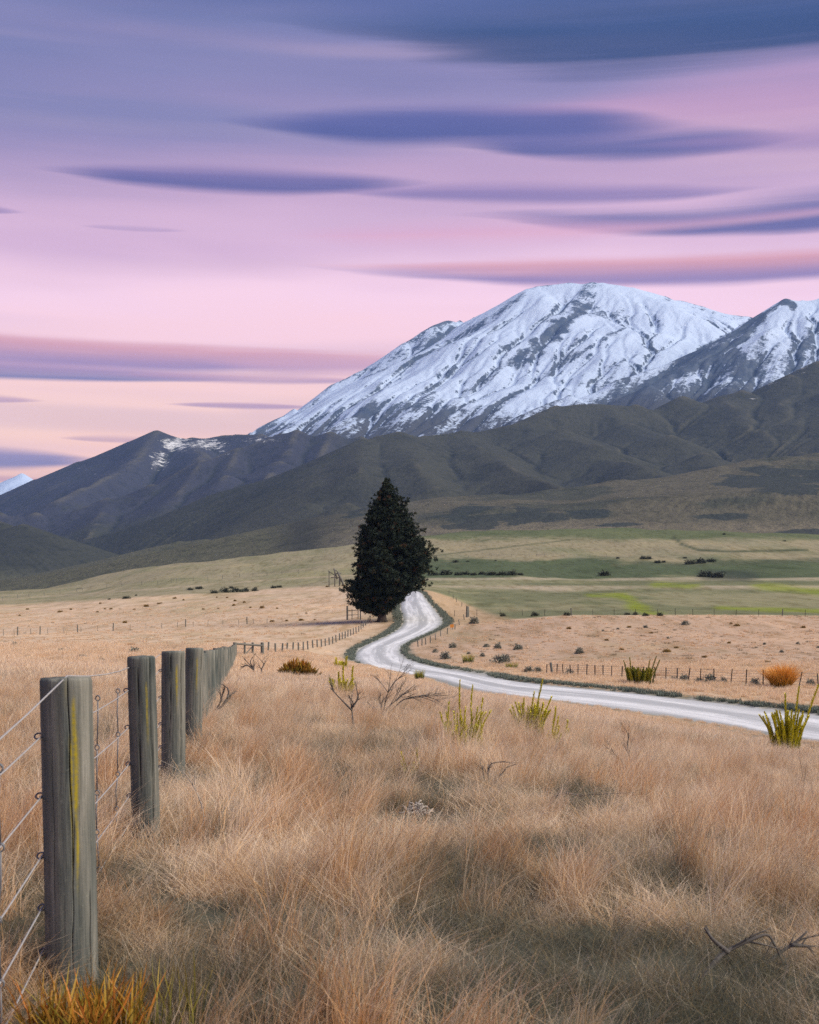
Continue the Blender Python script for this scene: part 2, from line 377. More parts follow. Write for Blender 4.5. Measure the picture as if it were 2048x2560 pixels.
def m_ground(b, p):
    P = pos(b); c = attr(b, 'col')
    n1 = b.noise(P, .9, 6, .65); n2 = b.noise(b.mapv(P, (.35, .06, .1)), 1., 5, .6); n3 = b.noise(b.mapv(P, (.05, .018, .02)), 1., 4, .6)
    c = b.mix(b.ss(n1, .35, .72, 0., .5), c, (.62, .60, .52), 'MULTIPLY')
    c = b.mix(b.ss(n2, .48, .66, 0., .75), c, (.66, .62, .50), 'MULTIPLY'); c = b.mix(b.ss(n2, .46, .32, 0., .5), c, (1.25, 1.2, 1.12), 'MULTIPLY')
    c = b.mix(b.ss(n3, .5, .7, 0., .4), c, (.86, .92, .74), 'MULTIPLY')
    n4 = b.noise(b.mapv(P, (.022, .007, .02)), 1., 7, .7)
    c = b.mix(b.ss(n4, .49, .64, 0., .6), c, (.62, .70, .55), 'MULTIPLY'); c = b.mix(b.ss(n4, .46, .34, 0., .5), c, (1.25, 1.18, 1.08), 'MULTIPLY')
    b.put(p.inputs['Base Color'], c); bump(b, p, n1, .12, .8)
material('ground', m_ground)
def m_road(b, p):
    P = pos(b); a = attr(b, 'across', out='Fac'); 
    n = b.noise(P, .5, 5, .6); f = b.noise(P, 14., 4, .7); m = b.noise(P, 2.6, 4, .6)
    aw = b.m('ADD', a, b.m('MULTIPLY', b.m('SUBTRACT', n, .5), .34))
    al = attr(b, 'along', out='Fac'); cv = b.n('ShaderNodeCombineXYZ'); b.put(cv.inputs[0], b.m('MULTIPLY', a, 3.2)); b.put(cv.inputs[1], b.m('MULTIPLY', al, .045)); sk = b.noise(cv.outputs[0], 1.6, 5, .6)
    w = b.m('ABSOLUTE', aw)
    tr = b.m('MULTIPLY', b.ss(w, .08, .36), b.ss(w, .82, .56))        # two worn wheel tracks
    c = b.mix(b.m('MULTIPLY', tr, .75), (.38, .395, .43), (.73, .745, .80)); c = b.mix(b.ss(sk, .44, .62, 0., .6), c, (.36, .37, .40)); c = b.mix(b.ss(sk, .46, .32, 0., .5), c, (.82, .835, .88))
    c = b.mix(b.ss(b.m('ADD', w, b.m('MULTIPLY', m, .25)), .86, 1.12), c, (.24, .25, .23))
    c = b.mix(b.ss(f, .52, .66, 0., .6), c, (.25, .255, .27)); c = b.mix(b.ss(m, .52, .72, 0., .45), c, (.36, .36, .38))
    b.put(p.inputs['Base Color'], c); bump(b, p, f, .03, .8)
material('gravel', m_road)
def m_hill(b, p):
    P = pos(b); c = attr(b, 'col'); n = b.noise(P, .03, 7, .68); n2 = b.noise(P, .006, 5, .6)
    c = b.mix(b.ss(n, .50, .66, 0., .65), c, (.50, .56, .56), 'MULTIPLY')
    c = b.mix(b.ss(n2, .48, .68, 0., .5), c, (.72, .74, .70), 'MULTIPLY')
    n3 = b.noise(P, .11, 5, .7); c = b.mix(b.ss(n3, .55, .68, 0., .55), c, (.45, .50, .48), 'MULTIPLY')
    bs = attr(b, 'bush', out='Fac'); bn = b.noise(b.mapv(P, (.012, .006, .02)), 1., 8, .72); c = b.mix(b.ss(b.m('ADD', bs, b.m('MULTIPLY', b.m('SUBTRACT', bn, .5), 3.2)), .46, .66, 0., .85), c, (.030, .040, .040))
    s = attr(b, 'snow', out='Fac'); fine = b.noise(P, .030, 9, .8)
    k = b.ss(b.m('ADD', s, b.m('MULTIPLY', b.m('SUBTRACT', fine, .5), 2.2)), .48, .80, 0., .8)
    c = b.mix(k, c, (.82, .84, .88)); b.put(p.inputs['Base Color'], c); bump(b, p, b.m('ADD', n, b.m('MULTIPLY', n3, .25)), 16., .8)
material('hill', m_hill)
def m_mtn(b, p):
    P = pos(b)
    s = attr(b, 'snow', out='Fac'); n = b.noise(P, .012, 9, .72); st = b.noise(b.mapt(P, (46, 420, 420), (0, 0, -.45)), 1., 8, .7, .3)
    big = b.noise(P, .0035, 5, .6)
    v = b.m('ADD', s, b.m('ADD', b.m('MULTIPLY', b.m('SUBTRACT', n, .5), .8), b.m('ADD', b.m('MULTIPLY', b.m('SUBTRACT', st, .5), 1.22), b.m('MULTIPLY', b.m('SUBTRACT', b.noise(P, .05, 4, .7), .5), .9))))
    k = b.ss(v, .30, .58)
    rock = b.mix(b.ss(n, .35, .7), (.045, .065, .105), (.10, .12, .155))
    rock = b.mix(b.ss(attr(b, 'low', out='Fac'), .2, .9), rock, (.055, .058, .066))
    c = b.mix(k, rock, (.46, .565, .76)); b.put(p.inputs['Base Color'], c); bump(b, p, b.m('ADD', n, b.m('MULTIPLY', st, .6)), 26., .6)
material('snow_and_rock', m_mtn)
def m_grass(b, p):
    t = attr(b, 't', out='Fac'); r = attr(b, 'r', out='Fac'); tone = attr(b, 'tone', True, 'Fac'); dk = attr(b, 'dark', True, 'Fac')
    pale = b.ramp(r, [(0., (.74, .57, .40)), (.35, (.85, .71, .57)), (.65, (.78, .58, .37)), (.85, (.62, .35, .13)), (1., (.90, .81, .71))])
    org = b.ramp(r, [(0., (.56, .32, .14)), (.5, (.64, .42, .24)), (.8, (.54, .24, .07)), (1., (.80, .66, .52))])
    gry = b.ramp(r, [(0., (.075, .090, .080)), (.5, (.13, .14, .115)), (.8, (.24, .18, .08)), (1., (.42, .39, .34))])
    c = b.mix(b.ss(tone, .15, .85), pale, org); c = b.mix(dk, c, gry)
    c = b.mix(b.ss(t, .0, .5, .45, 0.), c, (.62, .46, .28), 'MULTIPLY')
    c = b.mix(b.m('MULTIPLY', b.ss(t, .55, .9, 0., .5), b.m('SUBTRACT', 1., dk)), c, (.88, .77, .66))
    b.put(p.inputs['Base Color'], c)
    tr = b.n('ShaderNodeBsdfTranslucent'); b.put(tr.inputs[0], c); mx = b.n('ShaderNodeMixShader'); mx.inputs[0].default_value = .35
    o = [n for n in b.nt.nodes if n.type == 'OUTPUT_MATERIAL'][0]
    b.nt.links.new(p.outputs[0], mx.inputs[1]); b.nt.links.new(tr.outputs[0], mx.inputs[2]); b.nt.links.new(mx.outputs[0], o.inputs[0])
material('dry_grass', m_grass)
def leafmat(name, stops, base, rough=.7):
    """stops: colour over the random number of a blade; base: colour the blade has at its foot"""
    def fn(b, p):
        t = attr(b, 't', out='Fac'); r = attr(b, 'r', out='Fac')
        c = b.ramp(r, stops); c = b.mix(b.ss(t, .1, .75), base, c)
        b.put(p.inputs['Base Color'], c); p.inputs['Roughness'].default_value = rough
    return material(name, fn)
leafmat('verge_grass', [(0., (.11, .15, .13)), (.5, (.15, .19, .165)), (1., (.26, .27, .22))], (.09, .11, .09))
leafmat('speargrass', [(0., (.33, .20, .02)), (.4, (.46, .15, .03)), (.7, (.24, .20, .03)), (1., (.46, .22, .04))], (.07, .085, .025), .5)
leafmat('tussock_green', [(0., (.34, .26, .04)), (.5, (.22, .20, .04)), (1., (.42, .30, .07))], (.07, .08, .03), .5)
leafmat('broom', [(0., (.60, .56, .04)), (.5, (.74, .65, .05)), (.8, (.46, .46, .05)), (1., (.74, .56, .07))], (.34, .35, .04), .6)
leafmat('broom_dark', [(0., (.14, .17, .035)), (.5, (.22, .24, .035)), (.85, (.46, .38, .04)), (1., (.54, .42, .05))], (.05, .07, .03), .6)
leafmat('red_tussock', [(0., (.68, .27, .04)), (.5, (.76, .36, .07)), (1., (.80, .46, .15))], (.38, .22, .03), .8)
leafmat('shrub_grey', [(0., (.13, .15, .13)), (.6, (.19, .205, .18)), (1., (.28, .27, .225))], (.10, .10, .085))
leafmat('shrub_ochre', [(0., (.28, .17, .04)), (.6, (.22, .15, .05)), (1., (.36, .23, .06))], (.10, .08, .04))
leafmat('shrub_dark', [(0., (.05, .062, .05)), (.6, (.075, .09, .068)), (1., (.12, .12, .075))], (.05, .05, .04))
leafmat('pine_needles', [(0., (.012, .022, .018)), (.6, (.022, .036, .026)), (.93, (.034, .044, .026)), (.98, (.075, .038, .018)), (1., (.09, .045, .02))], (.016, .022, .017), .7)
def m_bark(b, p):
    n = b.noise(b.mapv(oc(b), (6, 6, 1.2)), 1., 5, .6); b.put(p.inputs['Base Color'], b.mix(n, (.03, .025, .022), (.10, .085, .075))); bump(b, p, n, .06)
material('bark', m_bark)
def m_twig(b, p):
    n = b.noise(oc(b), 25., 4, .6); b.put(p.inputs['Base Color'], b.mix(n, (.045, .042, .042), (.15, .14, .135)))
material('dead_twig', m_twig)
def m_ptwig(b, p):
    n = b.noise(oc(b), 30., 4, .6); b.put(p.inputs['Base Color'], b.mix(n, (.24, .22, .20), (.46, .42, .39)))
material('bleached_twig', m_ptwig)
def m_wood(b, p):
    O = oc(b); rnd = b.n('ShaderNodeObjectInfo').outputs['Random']
    sh = b.n('ShaderNodeCombineXYZ'); b.put(sh.inputs[2], b.m('MULTIPLY', rnd, 37.)); va = b.n('ShaderNodeVectorMath', operation='ADD')
    b.nt.links.new(O, va.inputs[0]); b.nt.links.new(sh.outputs[0], va.inputs[1]); V = va.outputs[0]
    gr = b.noise(b.mapv(V, (60, 60, 2.2)), 1., 6, .65, .6); br = b.noise(b.mapv(V, (9, 9, 1.1)), 1., 5, .6); sp = b.noise(V, 45., 5, .7)
    c = b.ramp(br, [(.30, (.052, .066, .070)), (.44, (.120, .130, .124)), (.56, (.190, .190, .172)), (.72, (.30, .295, .27))])
    c = b.mix(b.ss(gr, .36, .58, .55, 0.), c, (.40, .42, .42), 'MULTIPLY')
    c = b.mix(b.ss(sp, .60, .72, 0., .5), c, (.26, .27, .23))
    c = b.mix(b.m('MULTIPLY', attr(b, 'lichen', out='Fac'), b.ss(sp, .30, .62, .35, 1.)), c, (.33, .26, .012))
    c = b.mix(attr(b, 'side_tint', out='Fac'), c, (.055, .085, .085))  # dark teal tint over one side of the post
    c = b.mix(attr(b, 'crack', out='Fac'), c, (.012, .012, .012))
    b.put(p.inputs['Base Color'], c); bump(b, p, b.m('ADD', gr, b.m('MULTIPLY', sp, .3)), .006, .9)
material('post_wood', m_wood)
def m_rail(b, p):
    n = b.noise(b.mapv(oc(b), (3, 12, 12)), 1., 5, .6); b.put(p.inputs['Base Color'], b.mix(n, (.07, .075, .07), (.22, .21, .19)))
material('grey_timber', m_rail)
def m_wire(b, p):
    n = b.noise(oc(b), 40., 3, .6); b.put(p.inputs['Base Color'], b.mix(n, (.30, .30, .31), (.52, .51, .52))); p.inputs['Metallic'].default_value = .35; p.inputs['Roughness'].default_value = .55
material('wire', m_wire)
def m_stay(b, p):
    n = b.noise(oc(b), 40., 3, .6); b.put(p.inputs['Base Color'], b.mix(n, (.10, .11, .13), (.22, .23, .26))); p.inputs['Metallic'].default_value = .4; p.inputs['Roughness'].default_value = .6
material('dull_wire', m_stay)
def m_steel(b, p): 
    n = b.noise(oc(b), 12., 3, .6); b.put(p.inputs['Base Color'], b.mix(n, (.025, .025, .028), (.07, .06, .055)))
material('dark_steel', m_steel)
def m_sign(b, p): b.put(p.inputs['Base Color'], b.mix(b.noise(oc(b), 4., 3), (.62, .23, .03), (.72, .30, .05)))
material('orange_sign', m_sign)

# ================================================================== ground mesh
LIME = [((1565,1492),(1600,1520),26), ((1600,1520),(1625,1536),30), ((1640,1462),(1740,1466),20), ((1910,1466),(2060,1480),28), ((1800,1520),(2060,1528),16), ((1480,1488),(1560,1490),14)]
def polyline_d(px, py, pts):
    b = np.full(np.shape(px), 1e9)
    for (x0, y0), (x1, y1) in zip(pts[:-1], pts[1:]):
        ex, ey = x1-x0, y1-y0; t = np.clip(((px-x0)*ex+(py-y0)*ey)/(ex*ex+ey*ey), 0, 1); b = np.minimum(b, np.hypot((px-x0-t*ex)*.35, py-y0-t*ey))
    return b
def build_ground():
    fr = np.linspace(-34, 34, 430); rest = np.concatenate([np.linspace(36, 120, 26), np.linspace(124, 236, 18), np.linspace(240, 324, 26)])
    th = np.radians(np.concatenate([fr, rest]))
    r = np.concatenate([np.exp(np.linspace(math.log(.6), math.log(3.2), 14, endpoint=False)), np.exp(np.linspace(math.log(3.2), math.log(40), 110, endpoint=False)),
                        np.exp(np.linspace(math.log(40), math.log(300), 170, endpoint=False)), np.exp(np.linspace(math.log(300), math.log(1500), 150, endpoint=False)), np.exp(np.linspace(math.log(1500), math.log(15000), 20))])
    TH, RR_ = np.meshgrid(th, r); x = np.sin(TH)*RR_; y = np.cos(TH)*RR_
    rd = road_dist(x, y); z = zfull(x, y, rd)
    n_r, n_t = TH.shape
    ys = np.maximum(y, .35*RR_); px = HX+FPX*x/ys; py = HY-FPX*z/ys
    # --- the colour of what grows there
    jit = fbm(x*.02, y*.008, 4, 31); jf = fbm(x*.12, y*.05, 4, 33)
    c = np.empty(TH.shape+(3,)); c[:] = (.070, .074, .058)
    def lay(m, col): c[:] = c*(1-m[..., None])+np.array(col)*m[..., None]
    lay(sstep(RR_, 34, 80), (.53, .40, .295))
    lay(sstep(jf, .05, .4)*sstep(RR_, 90, 150)*.5, (.50, .355, .22))
    lay(sstep(-jf, .1, .4)*sstep(RR_, 90, 150)*.4, (.64, .52, .405))
    right = sstep(px+jf*60, 900, 1050)
    # dry right paddock
    lay(right*sstep(y, 120, 150)*(1-sstep(y, 225, 232))*.8, (.42, .30, .225))
    # green paddocks beyond its far fence
    far = right*sstep(y, 231, 234)
    lay(far, (.15, .160, .088))
    lay(far*sstep(jit+.3*jf, -.05, .25)*.6, (.30, .275, .17))
    lay(far*sstep(py+jit*20, 1478, 1466)*(1-sstep(py, 1466, 1462))*.8, (.40, .34, .26))
    lay(far*sstep(py+jit*22+jf*8, 1453, 1441), (.078, .105, .052))
    lay(far*sstep(np.abs(py-1448+jit*6), 5, 1)*.8, (.36, .32, .24))
    lay(far*sstep(py+jit*24+jf*10, 1407, 1392), (.27, .24, .155))
    lay(far*sstep(jit-.3*jf, .02, .3)*sstep(py, 1400, 1390)*.6, (.22, .215, .14))
    lay(far*sstep(py+jit*16+jf*6-(px-1300)*.004, 1353, 1341), (.11, .132, .062))
    for a, e, w in LIME: lay(far*sstep(polyline_d(px+jf*30, py+jf*8, [a, e]), w*.55, 1.)*.8, (.20, .245, .02))
    lay(far*sstep(polyline_d(px, py, [(1685,1344),(1708,1362),(1745,1375),(1830,1379),(2010,1375)]), 4.5, 1.)*.9, (.06, .075, .035))
    lay(far*sstep(polyline_d(px, py, [(1040,1394),(1200,1376),(1430,1349)]), 2.4, .6)*.75, (.09, .10, .05))
    lay(far*sstep(polyline_d(px, py, [(1780,1437),(1860,1440)]), 20, 5)*.85, (.035, .05, .035))
    lay(far*sstep(polyline_d(px, py, [(1600,1408),(1750,1412),(2048,1400)]), 10, 2)*.6, (.08, .095, .055))
    # left: greener country beyond the straw
    lf = (1-right)*sstep(py+jit*10, 1519-.062*px, 1511-.062*px)*sstep(y, 250, 330)
    lay(lf, (.28, .25, .165)); lay(lf*sstep(jit, -.05, .25)*.7, (.22, .215, .125))
    lay(lf*sstep(polyline_d(px, py, [(-100,1506),(420,1470),(640,1452),(880,1438)]), 2.5, .8)*.55, (.40, .33, .25))
    # the gravel shoulder and green verge by the road
    lay(sstep(rd+.8*jf, 1.5, .4)*.8*sstep(y+.9*(px-1000)*sstep(px, 1000, 1100), 100, 125), (.15, .17, .14))
    lay(right*sstep(rd, 13, 9)*sstep(y, 215, 232)*(1-sstep(y, 300, 330)), (.40, .29, .19)); lay(sstep(rd, .3, -.2), (.42, .42, .43))
    V = np.stack([x, y, z], -1).reshape(-1, 3); V = np.concatenate([[(0, 0, float(zfull(np.array([0.]), np.array([0.]))[0]))], V])
    i = np.arange(n_r-1)[:, None]*n_t; j = np.arange(n_t)[None]; k = (j+1) % n_t
    Q = np.stack([i+j, i+n_t+j, i+n_t+k, i+k], -1).reshape(-1, 4)+1
    T = [(0, q+1, (q+1) % n_t+1) for q in range(n_t)]
    cc = np.concatenate([[(.085, .082, .062)], c.reshape(-1, 3)])
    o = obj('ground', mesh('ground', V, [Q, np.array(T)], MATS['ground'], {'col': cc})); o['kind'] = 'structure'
    o['label'] = 'dry straw paddocks and green fields rolling towards the hills'
build_ground()
def build_road():
    m = 13; a = np.linspace(-1, 1, m); V = RL[:, None]*(1-a[None, :, None])/2+RR[:, None]*(1+a[None, :, None])/2
    z = ground_smooth(V[..., 0], V[..., 1])
    rut = .035*np.exp(-((np.abs(a)-.5)/.17)**2)
    V[..., 2] = z+.015+.05*(1-a**2)[None]-rut[None]; V[:, 0, 2] = z[:, 0]-.11; V[:, -1, 2] = z[:, -1]-.11
    i = np.arange(NRD-1)[:, None]*m; j = np.arange(m-1)[None]
    Q = np.stack([i+j, i+j+1, i+m+j+1, i+m+j], -1).reshape(-1, 4)
    o = obj('road', mesh('road', V.reshape(-1, 3), [Q], MATS['gravel'], {'across': np.broadcast_to(a, (NRD, m)).ravel(), 'along': np.repeat(np.concatenate([[0], np.cumsum(np.linalg.norm(np.diff(RC[:, :2], axis=0), axis=1))]), m)})); o['kind'] = 'structure'
    o['label'] = 'pale gravel road winding past the dark conifer'
build_road()
print('ground', time.time()-T0)

# ================================================================== hills and mountains
def erode(H, n, steps, seed, batches=6, cap=4., er=.25, dep=.25, ev=.025):
    rs = np.random.RandomState(seed); nr, nc = H.shape
    for _ in range(batches):
        x = rs.rand(n)*(nc-3)+1; y = rs.rand(n)*(nr-3)+1; dx = np.zeros(n); dy = np.zeros(n); v = np.ones(n); w = np.ones(n); s = np.zeros(n); alive = np.ones(n, bool)
        for k in range(steps):
            i = x.astype(int); j = y.astype(int); fx = x-i; fy = y-j
            a = H[j, i]; b = H[j, i+1]; c = H[j+1, i]; d = H[j+1, i+1]
            gx = (b-a)*(1-fy)+(d-c)*fy; gy = (c-a)*(1-fx)+(d-b)*fx; h = a*(1-fx)*(1-fy)+b*fx*(1-fy)+c*(1-fx)*fy+d*fx*fy
            dx = dx*.25-gx*.75; dy = dy*.25-gy*.75; L = np.hypot(dx, dy)+1e-9; dx /= L; dy /= L
            nx = np.clip(x+dx, 1, nc-2.01); ny = np.clip(y+dy, 1, nr-2.01)
            i2 = nx.astype(int); j2 = ny.astype(int); f2 = nx-i2; g2 = ny-j2
            h2 = H[j2, i2]*(1-f2)*(1-g2)+H[j2, i2+1]*f2*(1-g2)+H[j2+1, i2]*(1-f2)*g2+H[j2+1, i2+1]*f2*g2
            dh = h2-h; C = np.maximum(-dh, .01)*v*w*cap
            up = dh > 0
            amt = np.where(up, np.minimum(dh, s), np.where(s > C, (s-C)*dep, -np.minimum((C-s)*er, -dh)))
            alive &= (x > 3) & (x < nc-4) & (y > 3) & (y < nr-4)
            amt = np.where(alive, np.clip(amt, -.03, .03), 0.); s = s-amt
            for jj, ii, ww in ((j, i, (1-fx)*(1-fy)), (j, i+1, fx*(1-fy)), (j+1, i, (1-fx)*fy), (j+1, i+1, fx*fy)):
                np.add.at(H, (jj, ii), amt*ww)
            v = np.sqrt(np.maximum(v*v-dh*.35, .05)); v = np.minimum(v, 3.); w = w*(1-ev); x, y = nx, ny
    return H
def relief(name, label, d0, d1, du, umax, ridges, floor, noise_fn, ero, colour_fn, mat):
    nu = int(2*umax/du); nl = int(math.log(d1/d0)/du)
    U = np.linspace(-umax, umax, nu); D = d0*np.exp(np.arange(nl)*du)
    UU, DD = np.meshgrid(U, D); x = UU*DD; y = DD.copy()
    wx = fbm(x/900, y/900, 3, 41)*140; wy = fbm(x/900, y/900, 3, 47)*140
    H = floor(x, y); near = np.full(x.shape, 1e9)
    for k, shape, soft, pts in ridges:
        P = np.array([pix(*p) for p in pts])
        hr = np.full(x.shape, -1e9)
        for a, c in zip(P[:-1], P[1:]):
            e = c-a; L = e[0]**2+e[1]**2
            warp = 1.
            qx, qy = x+wx*warp, y+wy*warp
            t = np.clip(((qx-a[0])*e[0]+(qy-a[1])*e[1])/L, 0, 1)
            # warp fades out on the crest itself so that the skyline keeps its place
            dist0 = np.hypot(x-a[0]-t*e[0], y-a[1]-t*e[1]); dist1 = np.hypot(qx-a[0]-t*e[0], qy-a[1]-t*e[1])
            if soft <= 30: near = np.minimum(near, dist0)
            f = sstep(dist0, 0, 500); dist = dist0*(1-f)+dist1*f
            hr = np.maximum(hr, a[2]+t*e[2]-k*(dist**shape)*(300**(1-shape)))
        H = np.where(np.abs(hr-H) < soft, .5*(hr+H)+(hr-H)**2/(4*soft)+soft/4, np.maximum(hr, H))-0.
    if d0 < 2000: H = floor(x, y)+(H-floor(x, y))*sstep(y, 1330, 1720)      # the low hills run out into the fields
    H = H+noise_fn(x, y, H)*(.16+.84*sstep(near, 30, 420))
    cell = math.sqrt(d0*d1)*du; Hn = erode(H/cell, *ero)
    Hn[1:-1, 1:-1] = .6*Hn[1:-1, 1:-1]+.1*(Hn[:-2, 1:-1]+Hn[2:, 1:-1]+Hn[1:-1, :-2]+Hn[1:-1, 2:])
    gy, gx = np.gradient(Hn); slope = np.hypot(gx, gy)
    lap = np.zeros_like(Hn); B = Hn.copy()
    for _ in range(6): B[1:-1, 1:-1] = .25*(B[:-2, 1:-1]+B[2:, 1:-1]+B[1:-1, :-2]+B[1:-1, 2:])
    lap = Hn-B
    z = Hn*cell; slope = slope*math.sqrt(d0*d1)/DD; px = HX+FPX*UU; py = HY-FPX*z/DD
    at = colour_fn(x, y, z, px, py, slope, lap, gx, gy)
    V = np.stack([x, y, z], -1).reshape(-1, 3); i = np.arange(nl-1)[:, None]*nu; j = np.arange(nu-1)[None]
    Q = np.stack([i+j, i+j+1, i+nu+j+1, i+nu+j], -1).reshape(-1, 4)
    o = obj(name, mesh(name, V, [Q], mat, {k: (a.reshape(-1, 3) if a.ndim == 3 else a.ravel()) for k, a in at.items()})); o['kind'] = 'structure'; o['label'] = label
    print(name, nu, nl, len(V), time.time()-T0)

# --- the snow mountain
MR = [
 (.62, 1., 30, [(-900,1260,11800),(-200,1236,11800),(0,1207,11800),(55,1182,11800),(120,1215,11800),(300,1290,11600)]),
 (.75, 1., 30, [(560,1120,8000),(629,1080,8200),(736,1021,8500),(831,961,8700),(950,902,8900),(1009,857,9000),(1085,813,9150),(1116,801,9250),(1150,800,9350),(1187,792,9450),(1211,793,9500),(1330,790,9600)]),
 (.62, 1., 30, [(640,1120,7000),(760,1045,7500),(880,975,7900),(1000,905,8250),(1120,848,8600),(1211,793,8900),(1258,758,9000),(1318,722,9100),(1341,716,9120),(1424,706,9200),(1507,706,9200),(1579,718,9200),(1662,740,9300),(1757,766,9300),(1864,792,9400),(2000,825,9500),(2500,930,9500)]),
 (.50, 1., 40, [(1480,707,9200),(1440,760,8850),(1380,815,8500),(1335,862,8200),(1260,930,7700),(1140,1012,7200),(1020,1100,6700)]),
 (.50, 1., 40, [(1640,745,9250),(1600,790,8850),(1560,815,8600),(1440,888,8100),(1280,990,7450),(1140,1080,6900)]),
 (.50, 1., 40, [(1320,728,9050),(1250,810,8600),(1130,905,8100),(1000,985,7550),(880,1050,7100),(780,1110,6800)]),
 (.48, 1., 40, [(1864,792,9400),(1780,830,8900),(1660,880,8400),(1500,960,7700)]),
 (.55, 1., 40, [(1700,752,9300),(1690,800,9000),(1640,840,8700)]),
 (.60, 1., 30, [(2900,640,8200),(2300,730,7900),(2048,747,7800),(2006,750,7750),(1964,750,7700),(1947,760,7700),(1899,786,7600),(1828,831,7450),(1757,872,7300),(1662,914,7100),(1543,950,6900),(1424,987,6700),(1306,1036,6500),(1180,1100,6300)]),
 (.50, 1., 40, [(1964,752,7700),(1910,808,7350),(1830,868,7000),(1720,925,6750),(1620,975,6500),(1500,1040,6200)]),
 (.50, 1., 40, [(2060,750,7800),(2060,810,7300),(2010,870,6900),(1930,930,6600),(1860,990,6300)]),
 (.50, 1., 40, [(2300,730,7900),(2220,850,7000),(2100,930,6500)]),
]
def mfloor(x, y): return np.full(x.shape, 60.)
def mnoise(x, y, H):
    ac = .9*x-.44*y; al = .44*x+.9*y; w_ = fbm(x/500, y/500, 2, 83)*60
    return ridged((ac+w_)/330, al/2600, 3, 85)*30*sstep(H, 100, 600)+ridged((ac+w_*.7)/120, al/900, 3, 87)*7+ridged(x/700+.3, y/700, 5, 3)*16*sstep(H, 100, 600)+fbm(x/160, y/160, 4, 9)*6
def mcol(x, y, z, px, py, slope, lap, gx, gy):
    # snow thins out downhill, on steep ground, and where wind strips the ribs
    s = .25+.55*sstep(z, 800, 1200)-.40*sstep(slope, .62, 1.15)-sstep(lap, .10, .7)*.42+sstep(-lap, .08, .6)*.25
    s = s-.34*sstep(y, 8000, 7600)*sstep(px, 1380, 1560)*sstep(1560-z, -50, 400)
    # wind-scoured summit fan and the bare ribs
    for pts, w, k in (([(1475,722),(1440,775),(1400,820)], 26, .32), ([(1440,772),(1560,790)], 17, .36), ([(1400,822),(1340,868),(1300,900)], 24, .36), ([(1330,862),(1220,945),(1060,1070)], 11, .34),
                      ([(1570,812),(1440,888),(1290,985),(1150,1075)], 8, .36), ([(1118,805),(1060,850),(930,930)], 14, .3), ([(1310,735),(1200,815),(1030,905)], 9, .32), ([(1250,868),(1270,872)], 9, .6),
                      ([(1040,1020),(1080,985)], 20, .4), ([(905,1040),(925,1020)], 18, .5), ([(1960,755),(1900,790),(1830,838),(1700,905)], 9, .45), ([(1905,800),(1830,862),(1700,930),(1560,1000)], 15, .62), ([(1830,895),(1870,930)], 24, .4), ([(1660,745),(1860,800)], 8, .22),
                      ([(1960,752),(1985,765)], 10, .6), ([(2000,860),(2060,820)], 22, .3)):
        b = np.full(px.shape, 1e9)
        for (x0, y0), (x1, y1) in zip(pts[:-1], pts[1:]):
            ex, ey = x1-x0, y1-y0; t = np.clip(((px-x0)*ex+(py-y0)*ey)/(ex*ex+ey*ey), 0, 1); b = np.minimum(b, np.hypot(px-x0-t*ex, py-y0-t*ey))
        s = s-k*sstep(b+fbm(x/120, y/120, 3, 77)*w, w*1.5, w*.2)
    s = np.where(y > 10500, .9, s)
    return {'snow': s, 'low': sstep(z, 1250, 850)}
relief('snow_mountain', 'snow covered mountain range with bare rock ribs', 6000, 12300, .00145, .46, MR, mfloor, mnoise, (26000, 60, 5, 5, 4., .15, .25, .02), mcol, MATS['snow_and_rock'])

